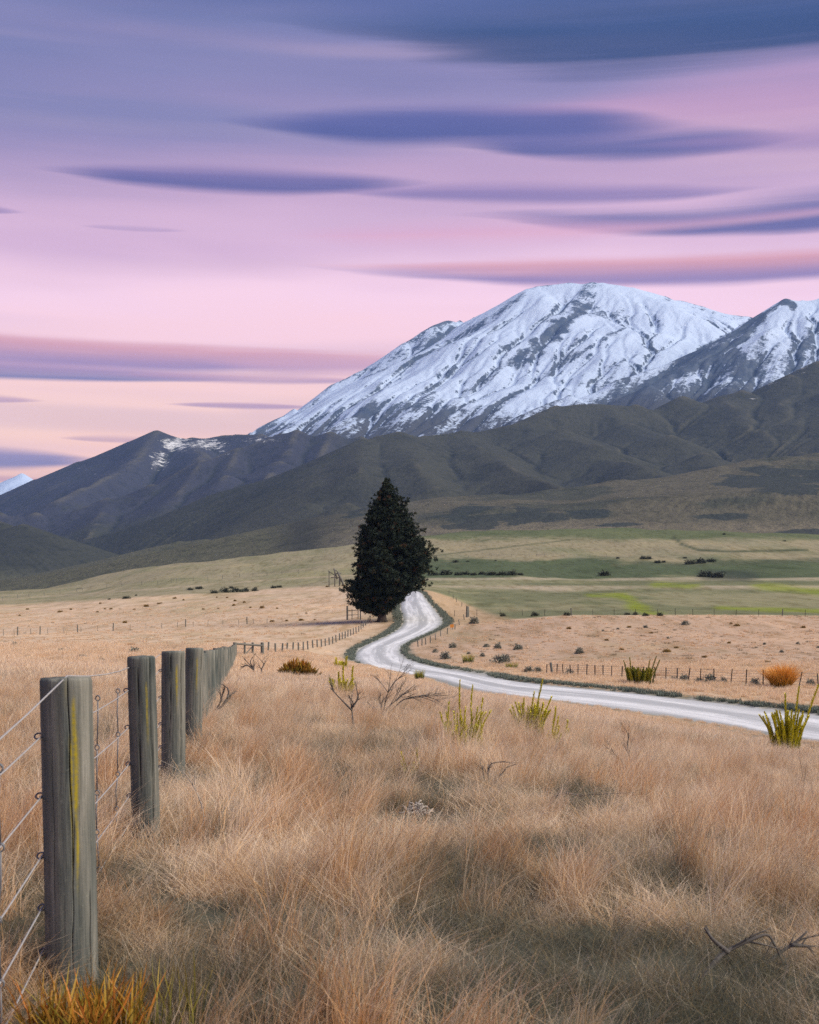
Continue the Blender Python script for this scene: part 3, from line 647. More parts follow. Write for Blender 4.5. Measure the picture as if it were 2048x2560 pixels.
# --- the brown hills in front of it
HR = [
 # far left range with a dusting of snow
 (.55, 1., 30, [(-900,1300,6400),(-300,1275,6350),(0,1244,6300),(89,1196,6300),(196,1152,6300),(255,1134,6300),(323,1104,6300),(356,1092,6300),(392,1078,6300),(416,1086,6300),(457,1094,6300),(588,1085,6200),(653,1082,6100),(760,1092,5900)]),
 (.5, 1., 40, [(392,1080,6300),(350,1140,5800),(260,1195,5300),(150,1250,4800)]), (.5, 1., 40, [(480,1094,6250),(510,1140,5600)]),
 # the range in front of it
 (.5, 1., 30, [(960,1110,5000),(902,1089,5000),(820,1083,5000),(742,1079,5000),(700,1084,4980),(594,1125,4850),(505,1155,4700),(380,1208,4500),(270,1245,4400),(196,1273,4300),(90,1279,4250),(0,1279,4200),(-400,1285,4100),(-900,1300,4000)]),
 (.48, 1., 40, [(742,1080,5000),(700,1150,4500),(640,1240,4000),(580,1330,3500)]), (.48, 1., 40, [(594,1126,4850),(560,1200,4300),(500,1290,3800),(440,1380,3300)]),
 (.48, 1., 40, [(505,1156,4700),(440,1240,4200),(370,1320,3700),(310,1420,3200)]), (.48, 1., 40, [(270,1246,4400),(240,1310,3900),(200,1390,3400)]), (.5, 1., 40, [(830,1084,5000),(790,1150,4500),(740,1230,4000)]),
 # the dark hills under the snow
 (.48, 1., 30, [(2900,800,5000),(2300,875,4800),(2048,905,4700),(1974,935,4600),(1855,973,4500),(1707,988,4400),(1588,1009,4300),(1480,1009,4250),(1392,1012,4200),(1345,1032,4120),(1309,1060,4050),(1255,1067,3980),(1155,1083,3900),(1060,1088,3800),(990,1086,3750),(945,1090,3700),(905,1105,3620),(831,1149,3500),(712,1232,3300),(594,1309,3100),(510,1370,2950)]),
 (.42, 1., 40, [(1300,1062,4040),(1404,1072,3800),(1490,1108,3500),(1558,1150,3250),(1690,1198,2850)]),
 (.42, 1., 40, [(1500,1012,4260),(1576,1058,4000),(1677,1090,3700),(1760,1130,3400),(1830,1175,3050)]),
 (.42, 1., 40, [(1800,982,4460),(1850,1040,4050),(1920,1090,3700),(2000,1130,3350)]), (.42, 1., 40, [(2048,906,4700),(2080,1000,4100),(2100,1080,3600)]), (.42, 1., 40, [(1974,936,4600),(1950,1010,4200),(1990,1060,3800)]),
 (.42, 1., 40, [(1155,1084,3900),(1200,1120,3500),(1290,1180,3000),(1400,1222,2600)]), (.42, 1., 40, [(1000,1087,3750),(1030,1150,3200),(1090,1215,2750),(1130,1250,2450)]),
 (.42, 1., 40, [(905,1106,3620),(900,1180,3000),(870,1260,2500)]), (.42, 1., 40, [(790,1178,3420),(770,1260,2800),(700,1340,2350)]),
 # small rounded hills at the valley foot
 (.34, 1., 30, [(-900,1290,3000),(-300,1296,3000),(0,1303,3000),(59,1309,2950),(119,1339,2900),(180,1378,2820),(226,1410,2750),(280,1460,2600)]),
 (.26, 1., 30, [(220,1440,2550),(300,1395,2450),(380,1368,2400),(450,1352,2370),(516,1347,2350),(570,1360,2320),(640,1388,2250)]),
 # low right-hand hills
 (.20, 1., 40, [(3000,1110,2350),(2400,1130,2320),(2048,1146,2300),(1970,1147,2280),(1885,1153,2250),(1810,1163,2220),(1736,1178,2200),(1640,1197,2150),(1558,1205,2100),(1380,1224,2050),(1240,1240,1990),(1113,1251,1950),(1000,1264,1900),(880,1292,1850),(774,1330,1800)]),
 (.20, 1., 40, [(1900,1155,2240),(1840,1230,1950),(1760,1300,1700)]), (.2, 1., 40, [(1600,1203,2120),(1560,1265,1850),(1540,1310,1650)]), (.2, 1., 40, [(1250,1242,1990),(1290,1290,1750)]), (.2, 1., 40, [(1080,1256,1930),(1160,1300,1720),(1180,1322,1640)]), (.2, 1., 40, [(2048,1146,2300),(2060,1240,1900)]),
]
def hfloor(x, y): return ground_smooth(x, y)-6.
def hnoise(x, y, H):
    a = sstep(H, 60, 260)
    return ridged(x/620, y/620, 3, 13)*8*a+fbm(x/170, y/170, 4, 19)*(1+2*a)
def hcol(x, y, z, px, py, slope, lap, gx, gy):
    c = np.empty(x.shape+(3,)); n = fbm(x/260, y/260, 4, 51); m = fbm(x/70, y/70, 4, 53)
    c[:] = (.047, .050, .038)
    def lay(k, col): c[:] = c*(1-k[..., None])+np.array(col)*k[..., None]
    lay(sstep(n, -.1, .3)*.7, (.036, .039, .033))
    lay(sstep(y, 3700, 4200)*sstep(px, 980, 760), (.045, .047, .066))  # blue of the distant air painted into the far left ranges
    front = sstep(px-np.interp(py, [1080, 1370], [925, 500]), -25, 25)*sstep(y, 4900, 4750); lay(front, (.055, .057, .043)); lay(front*sstep(n, -.1, .3)*.6, (.038, .041, .035))
    low = sstep(y, 2450, 2250)*sstep(px, 760, 900)
    lay(low, (.105, .098, .070)); lay(low*sstep(n+.4*m, -.05, .22)*.85, (.055, .062, .048))
    lay(low*sstep(py-1290, 0, 36)*.6, (.185, .160, .115))
    bush = np.zeros(x.shape)
    for cx, cy, rx, ry in ((1260,1298,130,26), (1180,1275,60,16), (1960,1200,150,34), (1850,1195,60,14), (1480,1285,60,12), (1800,1292,70,8), (880,1270,60,30), (2000,1330,70,10), (1560,1312,60,6)):
        e = np.hypot((px-cx)/rx, (py-cy)/ry)+.8*m
        bush = np.maximum(bush, low*sstep(e, 1.7, .3))
    lay(sstep(lap, .1, .6)*.45, (.135, .122, .082)); lay(sstep(-lap, .08, .5)*.6, (.026, .030, .028))  # fold shading painted by curvature: crests lighter, creases darker
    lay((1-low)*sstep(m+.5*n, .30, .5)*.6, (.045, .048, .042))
    g = sstep(y, 2650, 2500)*sstep(px, 760, 640); lay(g*.8, (.105, .105, .066))
    s = np.full(x.shape, -1.)
    for cx, cy, rx, ry, k in ((440,1110,60,26,.72), (520,1110,80,22,.66), (400,1150,40,40,.62), (640,1100,90,16,.5), (560,1130,40,20,.45), (1900,955,60,16,.6), (1880,1000,30,14,.45), (230,1180,60,50,.36), (1990,925,60,20,.45)):
        e = np.hypot((px-cx)/rx, (py-cy)/ry); s = np.maximum(s, k*sstep(e, 1.5, .1)-.02)
    s = np.where((py > 1260) | ((px > 780) & (px < 1700)), -1, s)
    return {'col': c, 'snow': s, 'bush': bush}
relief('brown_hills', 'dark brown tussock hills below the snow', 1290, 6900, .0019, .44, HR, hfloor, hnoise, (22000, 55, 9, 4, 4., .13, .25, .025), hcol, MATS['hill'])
# ================================================================== grass
def blades(n, rad, h0, h1, wid, lean, seg, rs, wind=(.0, .0), stiff=2., wave=.04):
    """curved tapering blades growing from a disc; returns V, quads, tris, t, r"""
    a = rs.rand(n)*2*np.pi; q = rad*np.sqrt(rs.rand(n)); ro = np.stack([np.cos(a)*q, np.sin(a)*q, np.zeros(n)], 1)
    h = h0+(h1-h0)*rs.rand(n)**1.3; la = rs.rand(n)*2*np.pi; lm = lean*(.25+.75*rs.rand(n))
    L = np.stack([np.cos(la)*lm+wind[0]*(.5+rs.rand(n)), np.sin(la)*lm+wind[1]*(.5+rs.rand(n))], 1)
    t = np.linspace(0, 1, seg+1); wv = rs.randn(n, 2)*wave
    X = np.zeros((n, seg+1, 3)); bend = t[None, :, None]**stiff
    X[..., :2] = ro[:, None, :2]+L[:, None]*h[:, None, None]*bend+wv[:, None]*(h[:, None]*np.sin(t*5)[None])[..., None]
    lm2 = np.hypot(L[:, 0], L[:, 1])
    X[..., 2] = h[:, None]*(t[None]-.30*np.minimum(lm2, 1.6)[:, None]*t[None]**(stiff+1))
    wa = rs.rand(n)*np.pi; W = np.stack([np.cos(wa), np.sin(wa), np.zeros(n)], 1)
    w = wid*(.6+.8*rs.rand(n))[:, None]*(1-t[None]**1.6*.9)
    A = X-W[:, None]*w[..., None]/2; B = X+W[:, None]*w[..., None]/2
    m = 2*seg+1; V = np.empty((n, m, 3)); V[:, 0:2*seg:2] = A[:, :seg]; V[:, 1:2*seg:2] = B[:, :seg]; V[:, 2*seg] = X[:, seg]
    tt = np.empty(m); tt[0:2*seg:2] = t[:seg]; tt[1:2*seg:2] = t[:seg]; tt[-1] = 1
    o = np.arange(n)[:, None, None]*m; k = np.arange(seg-1)[None, :, None]*2
    Q = (o+k+np.array([0, 1, 3, 2])[None, None]).reshape(-1, 4); T = np.arange(n)[:, None]*m+np.array([[2*seg-2, 2*seg-1, 2*seg]])
    return V.reshape(-1, 3), Q, T, np.tile(tt, n), np.repeat(rs.rand(n), m)
def proto(name, mat, seed, *a, **k):
    V, Q, T, t, r = blades(*a, rs=np.random.RandomState(seed), **k)
    return obj(name, mesh(name, V, [Q, T], MATS[mat], {'t': t, 'r': r}), link=False)
def scatter(name, label, P, rz, scl, idx, extra, protos):
    """one object that strews copies of the prototypes over points (uncountable ground cover)"""
    me = bpy.data.meshes.new(name); n = len(P); me.vertices.add(n); me.vertices.foreach_set('co', np.asarray(P, np.float32).ravel())
    def fl(k, a, t='FLOAT', f='value'): me.attributes.new(k, t, 'POINT').data.foreach_set(f, np.ascontiguousarray(a).ravel())
    rot = np.zeros((n, 3), np.float32); rot[:, 2] = rz
    fl('rot', rot, 'FLOAT_VECTOR', 'vector'); fl('scl', np.asarray(scl, np.float32), 'FLOAT_VECTOR', 'vector'); fl('idx', np.asarray(idx, np.int32), 'INT')
    for k, a in extra.items(): fl(k, np.asarray(a, np.float32))
    o = obj(name, me); o['kind'] = 'stuff'; o['label'] = label
    g = bpy.data.node_groups.new(name, 'GeometryNodeTree'); g.interface.new_socket('Geometry', in_out='INPUT', socket_type='NodeSocketGeometry'); g.interface.new_socket('Geometry', in_out='OUTPUT', socket_type='NodeSocketGeometry')
    N = g.nodes; gi = N.new('NodeGroupInput'); go = N.new('NodeGroupOutput'); ip = N.new('GeometryNodeInstanceOnPoints'); jn = N.new('GeometryNodeGeometryToInstance')
    for p in reversed(protos):
        oi = N.new('GeometryNodeObjectInfo'); oi.inputs[0].default_value = p; g.links.new(oi.outputs['Geometry'], jn.inputs[0])
    def na(k, dt):
        d = N.new('GeometryNodeInputNamedAttribute'); d.data_type = dt; d.inputs[0].default_value = k; return d.outputs[0]
    g.links.new(gi.outputs[0], ip.inputs['Points']); g.links.new(jn.outputs[0], ip.inputs['Instance']); ip.inputs['Pick Instance'].default_value = True
    g.links.new(na('idx', 'INT'), ip.inputs['Instance Index']); g.links.new(na('rot', 'FLOAT_VECTOR'), ip.inputs['Rotation']); g.links.new(na('scl', 'FLOAT_VECTOR'), ip.inputs['Scale'])
    g.links.new(ip.outputs[0], go.inputs[0])
    md = o.modifiers.new('scatter', 'NODES'); md.node_group = g
    return o
HOLLOWS = [(1300,2150,.45), (1180,2240,.35), (1660,2235,.35), (1900,2480,.6), (1560,2420,.45), (1750,2530,.6), (1050,2075,.25), (900,1890,.5), (960,1900,.45), (1000,1965,.4), (120,2380,.3), (700,2330,.3), (1450,2380,.35), (300,2480,.3), (1120,1990,.4), (1640,2150,.3), (1990,2330,.35), (600,2520,.35), (1200,2480,.4)]
HP = [(*hit(x, y)[:2], r) for x, y, r in HOLLOWS]
def hollow(x, y):
    h = sstep(fbm(x*1.15, y*.95, 3, 61), .04, .26)*.95
    h = np.maximum(h, sstep(fbm(x*2.3, y*1.9, 2, 62), .10, .30)*.85*(1-sstep(np.hypot(x, y), 14, 26)))
    for hx, hy, r in HP:
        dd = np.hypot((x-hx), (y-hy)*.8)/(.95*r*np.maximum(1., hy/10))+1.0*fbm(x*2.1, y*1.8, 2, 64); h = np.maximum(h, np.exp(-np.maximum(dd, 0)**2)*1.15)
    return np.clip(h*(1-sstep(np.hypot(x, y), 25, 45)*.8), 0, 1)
CLEAR = [(*pix(215, 2575, 4.5)[:2], .24), (*pix(215, 2575, 4.15)[:2], .3), (*pix(200, 2575, 3.8)[:2], .3), (*pix(425, 2575, 4.3)[:2], .15), (-1.27, 4.95, .24), (-1.30, 5.2, .2), (-1.58, 8.05, .34), (-1.62, 8.4, .24), (-1.95, 11.2, .40), (-2.02, 11.7, .3), (-2.3, 14.3, .5), (*pix(205, 2575, 4.72)[:2], .26), (*pix(215, 2575, 4.45)[:2], .24), (*hit(1042, 2050)[:2], .4), (*hit(1042, 2075)[:2], .3)]
def build_grass():
    W = (.30, .06)
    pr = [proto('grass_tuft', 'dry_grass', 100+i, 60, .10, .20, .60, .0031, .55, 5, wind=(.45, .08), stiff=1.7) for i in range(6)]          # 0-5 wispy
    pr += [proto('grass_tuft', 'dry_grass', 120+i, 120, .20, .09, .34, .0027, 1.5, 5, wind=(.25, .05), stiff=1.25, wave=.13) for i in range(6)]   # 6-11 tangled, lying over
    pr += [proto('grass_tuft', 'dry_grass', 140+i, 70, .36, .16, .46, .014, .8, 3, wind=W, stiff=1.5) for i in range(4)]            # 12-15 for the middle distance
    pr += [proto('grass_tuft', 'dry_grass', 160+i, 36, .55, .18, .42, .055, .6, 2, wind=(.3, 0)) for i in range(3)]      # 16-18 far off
    rs = np.random.RandomState(4); PX, IDX, SCL, TONE, DARK = [], [], [], [], []
    def zone(d0, d1, dens, kind):
        um = .37; ex = 3.2 if d0 < 60 else 0.; wm = um*d1+ex; n = int(dens*2*wm*(d1-d0)); y = d0+(d1-d0)*rs.rand(n); x = (rs.rand(n)*2-1)*wm; ok = np.abs(x) < um*y+ex; x, y = x[ok], y[ok]; n = len(x); d = y; u = x/y
        rd = road_dist(x, y); hol = hollow(x, y)
        keep = rd > np.where(y < 118, .05, .8)+.4*rs.rand(n)
        px = HX+FPX*u
        if kind == 'paddock': keep &= (px > 1030) & (rs.rand(n) < .15+1.1*np.clip(fbm(x*.12, y*.10, 3, 73)+.15, 0, 1))
        if kind == 'far':
            gr = np.where(px > 960, y < 231, y < 420-60*(px/1000))
            cl = fbm(x*.09, y*.05, 3, 71); keep &= gr & (rs.rand(n) < .35+1.2*np.clip(cl+.2, 0, 1))
        if kind == 'near': keep &= (rs.rand(n) > hol*.25)
        if kind == 'mid': keep &= rs.rand(n) < .5+1.3*np.clip(fbm(x*.45, y*.3, 2, 93)+.15, 0, 1)
        for ex, ey, er_ in CLEAR: keep &= np.hypot(x-ex, y-ey) > er_*(.6+.6*rs.rand(n))
        x, y, d, hol, px = x[keep], y[keep], d[keep], hol[keep], px[keep]; n = len(x); z = zfull(x, y)
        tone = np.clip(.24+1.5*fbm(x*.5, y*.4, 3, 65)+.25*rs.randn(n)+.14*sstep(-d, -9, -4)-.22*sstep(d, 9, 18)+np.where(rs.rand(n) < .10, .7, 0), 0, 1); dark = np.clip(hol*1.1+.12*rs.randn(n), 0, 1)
        if kind == 'near': pt = fbm(x*1.0, y*.8, 3, 91); up = (.08+.72*sstep(pt, -.02, .22))*(1-.8*hol); wis = rs.rand(n) < up; idx = np.where(wis, rs.randint(0, 6, n), rs.randint(6, 12, n)); sc = (.62+.55*rs.rand(n)**1.5)*(1-.35*hol); tone = np.clip(tone+np.where(wis, .20, -.12)+.9*(pt-.05), 0, 1)
        elif kind == 'mid': idx = rs.randint(12, 16, n); sc = .55+.6*rs.rand(n); dark = np.clip(.30*sstep(fbm(x*.10, y*.06, 3, 67), .15, .45)+.1*rs.randn(n), 0, 1)
        else:
            idx = rs.randint(16, 19, n); sc = (.3+.6*rs.rand(n)**3); dark = np.where(rs.rand(n) < np.where(px > 960, .14, .03), .75, .15*rs.rand(n)); tone = np.clip(tone*.5+np.where(px > 960, .1, -.1), 0, 1)
        if kind == 'mid': tone = np.clip(tone*.8-.18, 0, 1)
        sc = sc*(.45+.55*sstep(road_dist(x, y), 1., 7.))*(.55+.45*sstep(d, 3.6, 4.8))
        vs = 1.+.6*fbm(x*.7, y*.7, 2, 69)
        PX.append(np.stack([x, y, z-.01], 1)); IDX.append(idx); SCL.append(np.stack([sc, sc, sc*vs], 1)); TONE.append(tone); DARK.append(dark)
    zone(1.3, 10, 100, 'near'); zone(10, 20, 66, 'near'); zone(20, 36, 34, 'near'); zone(36, 70, 13, 'mid'); zone(70, 140, 4.0, 'mid'); zone(140, 420, .40, 'far'); zone(118, 231, 1.0, 'paddock')
    P = np.concatenate(PX); n = len(P); print('tufts', n)
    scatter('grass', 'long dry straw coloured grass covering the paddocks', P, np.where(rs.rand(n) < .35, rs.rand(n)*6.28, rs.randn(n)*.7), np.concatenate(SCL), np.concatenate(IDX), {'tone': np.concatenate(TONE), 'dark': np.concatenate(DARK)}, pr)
    # the short dull green verge of the road
    vp = [proto('verge_tuft', 'verge_grass', 180+i, 46, .26, .10, .28, .022, .6, 3) for i in range(3)]
    k = rs.randint(0, NRD, 9000); side = rs.rand(len(k)) < .5; off = .10+1.25*rs.rand(len(k))**1.2
    E = np.where(side[:, None], RL[k], RR[k]); O = np.where(side[:, None], RR[k], RL[k]); dv = (E-O)[:, :2]; dv /= np.linalg.norm(dv, axis=1)[:, None]
    q = E[:, :2]+dv*off[:, None]+rs.randn(len(k), 2)*.25; rd = road_dist(q[:, 0], q[:, 1]); m = (rd > .05+.5*fbm(q[:, 0]*.6, q[:, 1]*.6, 2, 95)) & (rd < 1.7) & (~side | (q[:, 1] > 122+8*rs.rand(len(k)))) & (q[:, 1] > 20); q = q[m]
    z = zfull(q[:, 0], q[:, 1]); sc = .7+.7*rs.rand(len(q))
    scatter('verge_grass', 'short dull green grass fringing the gravel road', np.stack([q[:, 0], q[:, 1], z], 1), rs.rand(len(q))*6.28, np.stack([sc]*3, 1), rs.randint(0, 3, len(q)), {}, vp)
build_grass()
print('grass', time.time()-T0)

# ================================================================== fences
def post_geo(h, r, seed, nseg, nring, cracks=(), lichen=(), side_tint=None, below=.3):
    z = np.concatenate([np.linspace(-below, h-.012, nring), [h]]); th = np.linspace(0, 2*np.pi, nseg, endpoint=False)
    TH, Z = np.meshgrid(th, z); cx, sy = np.cos(TH), np.sin(TH)
    rr = r*(1+.035*perlin(cx*1.3+seed, Z*.8+sy*1.3, seed)+.012*perlin(cx*5+seed, sy*5+Z*.5, seed+2))*(1-.03*Z/h)
    rr[-1] *= .955
    cr = np.zeros_like(rr); li = np.zeros_like(rr); mo = np.zeros_like(rr)
    for a0, z0, z1, w, dep, slant in cracks:
        da = np.angle(np.exp(1j*(TH-a0-slant*(Z-z0)-.05*perlin(Z*6, Z*0, seed+4)))); k = np.exp(-(da/w)**2)*sstep(Z, z0-.03, z0+.05)*sstep(-Z, -z1-.03, -z1+.05)
        rr = rr-dep*k; cr = np.maximum(cr, sstep(k, .35, .85))
    for a0, z0, z1, w in lichen:
        da = np.angle(np.exp(1j*(TH-a0-.06*perlin(Z*5, Z*0, seed+5)))); li = np.maximum(li, np.exp(-(da/(w*(.7+.5*perlin(Z*4, Z*0+3, seed))))**2)*sstep(Z, z0, z0+.25)*sstep(-Z, -z1, -z1+.06))
    if side_tint is not None:
        da = np.angle(np.exp(1j*(TH-side_tint))); mo = np.exp(-(da/.75)**2)*(.28+.2*perlin(Z*3, TH, seed+7))
    V = np.stack([rr*np.cos(TH), rr*np.sin(TH), Z+.004*perlin(cx*2, sy*2, seed+6)*(Z > h-.02)], -1).reshape(-1, 3); nr = len(z)
    i = np.arange(nr-1)[:, None]*nseg; j = np.arange(nseg)[None]; k = (j+1) % nseg
    Q = np.stack([i+j, i+k, i+nseg+k, i+nseg+j], -1).reshape(-1, 4); V = np.concatenate([V, [(0, 0, h+.004)]])
    T = [((nr-1)*nseg+q, (nr-1)*nseg+(q+1) % nseg, nr*nseg) for q in range(nseg)]
    f = lambda a: np.concatenate([a.ravel(), [0]])
    return mesh('post', V, [Q, np.array(T)], MATS['post_wood'], {'crack': f(cr), 'lichen': f(li), 'side_tint': f(mo)})
def wire_part(parent, pts, r, mat='wire', name='wire', n=5):
    g = Geo(); g.tube(np.asarray(pts)-np.array(parent.location), r, n); return obj(name, g.build(name, MATS[mat]), parent)

def near_fence():
    FD = [1.97, 5.23, 8.49, 11.75, 15, 25, 60, 110]; FX = [-.90, -1.297, -1.643, -2.04, -2.396, -3.65, -8.05, -14.05]
    ds = [1.97, 5.23, 8.49, 11.75, 15.0]; 
    while ds[-1] < 106: ds.append(ds[-1]+3.26)
    xs = pch(np.array(FD), np.array(FX), np.array(ds)); zs = [float(zfull(np.array([x]), np.array([d]))[0]) for x, d in zip(xs, ds)]
    root = thing(empty('wire_fence', (xs[1], ds[1], zs[1])), 'round weathered timber posts strung with wire along the grass bank', 'fence')
    O = np.array(root.location); rs = np.random.RandomState(8); lod = [post_geo(1.15, .095, 60+k, 20, 8, [(rs.rand()*6.28, .2, 1.1, .16, .012, 0)], side_tint=R(200)) for k in range(5)]
    tops = []; rads = []
    for i, (x, d, z) in enumerate(zip(xs, ds, zs)):
        va = math.atan2(-d, -x)                     # bearing from the post to the viewer's side of the fence
        h = (HY-np.interp(d, [1.97, 5.23, 8.49, 11.75, 15, 18.3, 25, 60, 110], [1980, 1694, 1640, 1628, 1620, 1623, 1624, 1620, 1609]))/FPX*d-z+(.03*rs.randn() if i > 4 else 0); r = [.1, .1, .088, .102, .103][i] if i < 5 else .09+.012*rs.rand()
        if i == 1: me = post_geo(h, r, 3, 360, 60, [(va+.10, .42, 1.16, .020, .010, -.06), (va+.04, .05, .62, .014, .007, .22), (va+.82, -.3, .34, .018, .009, .0), (va-.62, .3, .9, .012, .003, 0)], [(va+.30, .28, 1.10, .12), (va-.02, 1.02, 1.16, .10), (va+.12, .3, .95, .06)], va-1.0)
        elif i in (0, 2, 3, 4): me = post_geo(h, r, 10+i, 80, 34, [(va+.42+.1*i, .1, h, .045, .02, .02), (va-.3, .3, h, .03, .008, .05)], [(va+.30, .55, 1.0, .10)], va-1.1)
        else: me = lod[i % 5]
        p = obj('post', me, root, (x-O[0], d-O[1], z-O[2]), (rs.randn()*(.008 if i == 1 else .018), rs.randn()*(.008 if i == 1 else .018), 0 if i < 5 else rs.rand()*6))
        if i >= 5: p.scale = (r/.095, r/.095, h/1.15)
        if i == 1: p['label'] = 'post with a long drying crack and a yellow lichen streak'
        tops.append(z+h); rads.append(r)
        if 1 <= i <= 5:
            for hw in (.93, .70, .47, .27, .10):
                if i == 1 and hw < .2: pass
                a = np.linspace(0, 2*np.pi, 13); g = Geo(); g.tube(np.stack([-r-.004+.014*np.cos(a)-.008, .012*np.sin(a), hw+.010*np.sin(a)], 1), .0035, 5, False)
                obj('staple', g.build('staple', MATS['dull_wire']), p)
    hs = [1.155, .93, .70, .47, .27, .10]
    for wi, hw in enumerate(hs):
        pts = []
        for i, (x, d, z) in enumerate(zip(xs, ds, zs)):
            if wi == 0 and i == 1: q = (x-.02, d, tops[1]+.006)
            elif wi == 0: q = (x-rads[i]-.012, d, z+(1.07 if i else .97))
            else: q = (x-rads[i]-.014, d, z+hw)
            if pts:
                a = np.array(pts[-1]); b_ = np.array(q)
                if i < 9:
                    for t in (.25, .5, .75): pts.append(tuple(a+(b_-a)*t-np.array([0, 0, .02*4*t*(1-t)])))
            pts.append(q)
        wire_part(root, pts, .0032, 'wire')
    # wire stays knotted to the line wires
    def at_d(d): x = float(pch(np.array(FD), np.array(FX), np.array([d]))[0])-.11; return x, float(zfull(np.array([x]), np.array([d]))[0])
    stays = [4.29, 6.9, 7.85]+[a+f*3.26 for a in (8.49, 11.75, 15.0, 18.26) for f in (.36, .70)]
    for sd in stays:
        x, z = at_d(sd); g = Geo(); prev = None; hh = [.95, .70, .47, .27, .08]
        for k, h1 in enumerate(hh):
            jx = .006*rs.randn(); c = np.array([x+jx, sd, z+h1])
            if prev is not None: g.tube([prev-[0, 0, .012], .5*(prev+c)+[.004*rs.randn(), 0, 0], c+[0, 0, .012]], .0036, 6)
            if 0 < k < 4 or True:
                a = np.linspace(.4, 2*np.pi+2.2, 16); g.tube(np.stack([c[0]+.011*np.cos(a), c[1]+.004*np.linspace(-1, 1, 16), c[2]+.013*np.sin(a)], 1), .0034, 5)
            prev = c
        me = g.build('wire_stay', MATS['dull_wire']); o = obj('wire_stay', me, root, tuple(-O))
    return xs, ds, zs
near_fence()

def simple_fence(label, posts, hgt, rad, mat, nw=3, wr=.004, strain=(), post_name='post', group=None, jit=.02, seed=1):
    """posts: ground points; hgt: metres or list"""
    rs = np.random.RandomState(seed); P = np.array(posts); root = thing(empty('wire_fence', P[0]), label, 'fence', group)
    hg = np.broadcast_to(hgt, (len(P),)); cache = {}
    for i, p in enumerate(P):
        big = i in strain; key = (big, i % 3)
        if key not in cache:
            if mat == 'post_wood': cache[key] = post_geo(1., 1., 200+i, 12, 5)
            else:
                g = Geo(); g.box((0, 0, .35), (2, .5, 1.3)); g.box((0, .75, .35), (.5, 1., 1.3)); cache[key] = g.build('post', MATS[mat], False)
            if big and mat != 'post_wood': cache[key] = post_geo(1., 1., 200+i, 12, 5)
        o = obj(post_name, cache[key], root, p-P[0], (rs.randn()*jit*1.5, rs.randn()*jit*1.5, rs.rand()*6)); r = (rad*2.6 if big else rad)*(.9+.2*rs.rand()); h = hg[i]*(1.12 if big else 1)*(.95+.1*rs.rand())
        o.scale = (r, r, h)
    for k in range(nw):
        f = .93-.27*k if nw < 5 else .93-.17*k
        wire_part(root, [p+np.array([0, -rad*.9, hg[i]*f]) for i, p in enumerate(P)], wr, 'dull_wire', n=4)
    return root
c4 = lambda x, y: (640+x/2.6136, 1180+y/2.6136)
c3 = lambda x, y: (x/2.3958, 1380+y/2.3958)
c5 = lambda x, y: (1248+x/2.156, 1300+y/2.156)
c2 = lambda x, y: (1024+x/1.6846, 650+y/1.6846)
# timber posts from the gate to the conifer
bx = [80,127,172,203,242,278,310,340,372,401,429,454,480,502,524,547,565,583,601,620,638,655,672,687,702,718,733,745]
by = [1178,1184,1182,1176,1174,1170,1166,1160,1150,1145,1142,1137,1130,1123,1113,1100,1092,1088,1077,1070,1062,1056,1044,1030,1017,1004,988,976]
FP = [hit(*c4(x, y)) for x, y in zip(bx, by)]
fp = np.array(FP)
FP[:] = list(fp); simple_fence('close set timber posts running from the wooden gate to the conifer', FP, [max(.95, (60-36*i/27)/2.6136*p[1]/FPX) for i, p in enumerate(FP)], .085, 'post_wood', 4, seed=3)
# across the left paddock
lf = sorted([(105,500,1),(240,495,1),(465,485,1),(678,473,1),(1112,448,1),(1480,432,1)]+[(x, 503-.047*x, 0) for x in (-60,20,85,183,285,382,485,585,780,875,968,1063,1158,1245,1335,1430,1518,1600,1690)])
simple_fence('thin wire fence crossing the straw paddock behind the timber posts', [hit(*c3(x, y)) for x, y, k in lf], [1.15 if k else .95 for *_, k in lf], .035, 'post_wood', 3, .004, [i for i, q in enumerate(lf) if q[2]], seed=4)
# far up the left slope, with two box strainers
uf = [(-40,296),(14,290),(105,277),(173,271),(265,263),(360,251),(460,240),(495,238),(545,225),(640,214),(730,208),(850,200),(945,194),(1026,186),(1060,183),(1158,176),(1245,170),(1333,162),(1435,153),(1515,147),(1600,143),(1690,138),(1790,132)]
UF = [hit(*c3(x, y), dmin=200) for x, y in uf]
fr = simple_fence('distant fence with two box strainers along the greener slope', UF, 2.0, .10, 'post_wood', 2, .02, seed=5)
for a, b_ in ((6, 7), (13, 14)):
    g = Geo(); g.tube([UF[a]-UF[0]+[0, 0, 1.95], UF[b_]-UF[0]+[0, 0, 1.95]], .13, 6); obj('rail', g.build('rail', MATS['grey_timber']), fr)
# dark steel posts along the far side of the road
sx = [255,287,312,345,385,427,472,517,560,605,662,720,780,843,900,960,1018,1082,1158,1250,1332,1422,1510,1615,1723,1840]
SF = [hit(*c5(x, 832+(x-255)*.058)) for x in sx]
simple_fence('dark steel posts and wire beyond the gravel road with a timber strainer', SF, [1.12*min(1.3, (24+15*min(1, (x-255)/1300))*p[1]/FPX) for x, p in zip(sx, SF)], .042, 'dark_steel', 5, .008, [1], jit=.05, seed=6)
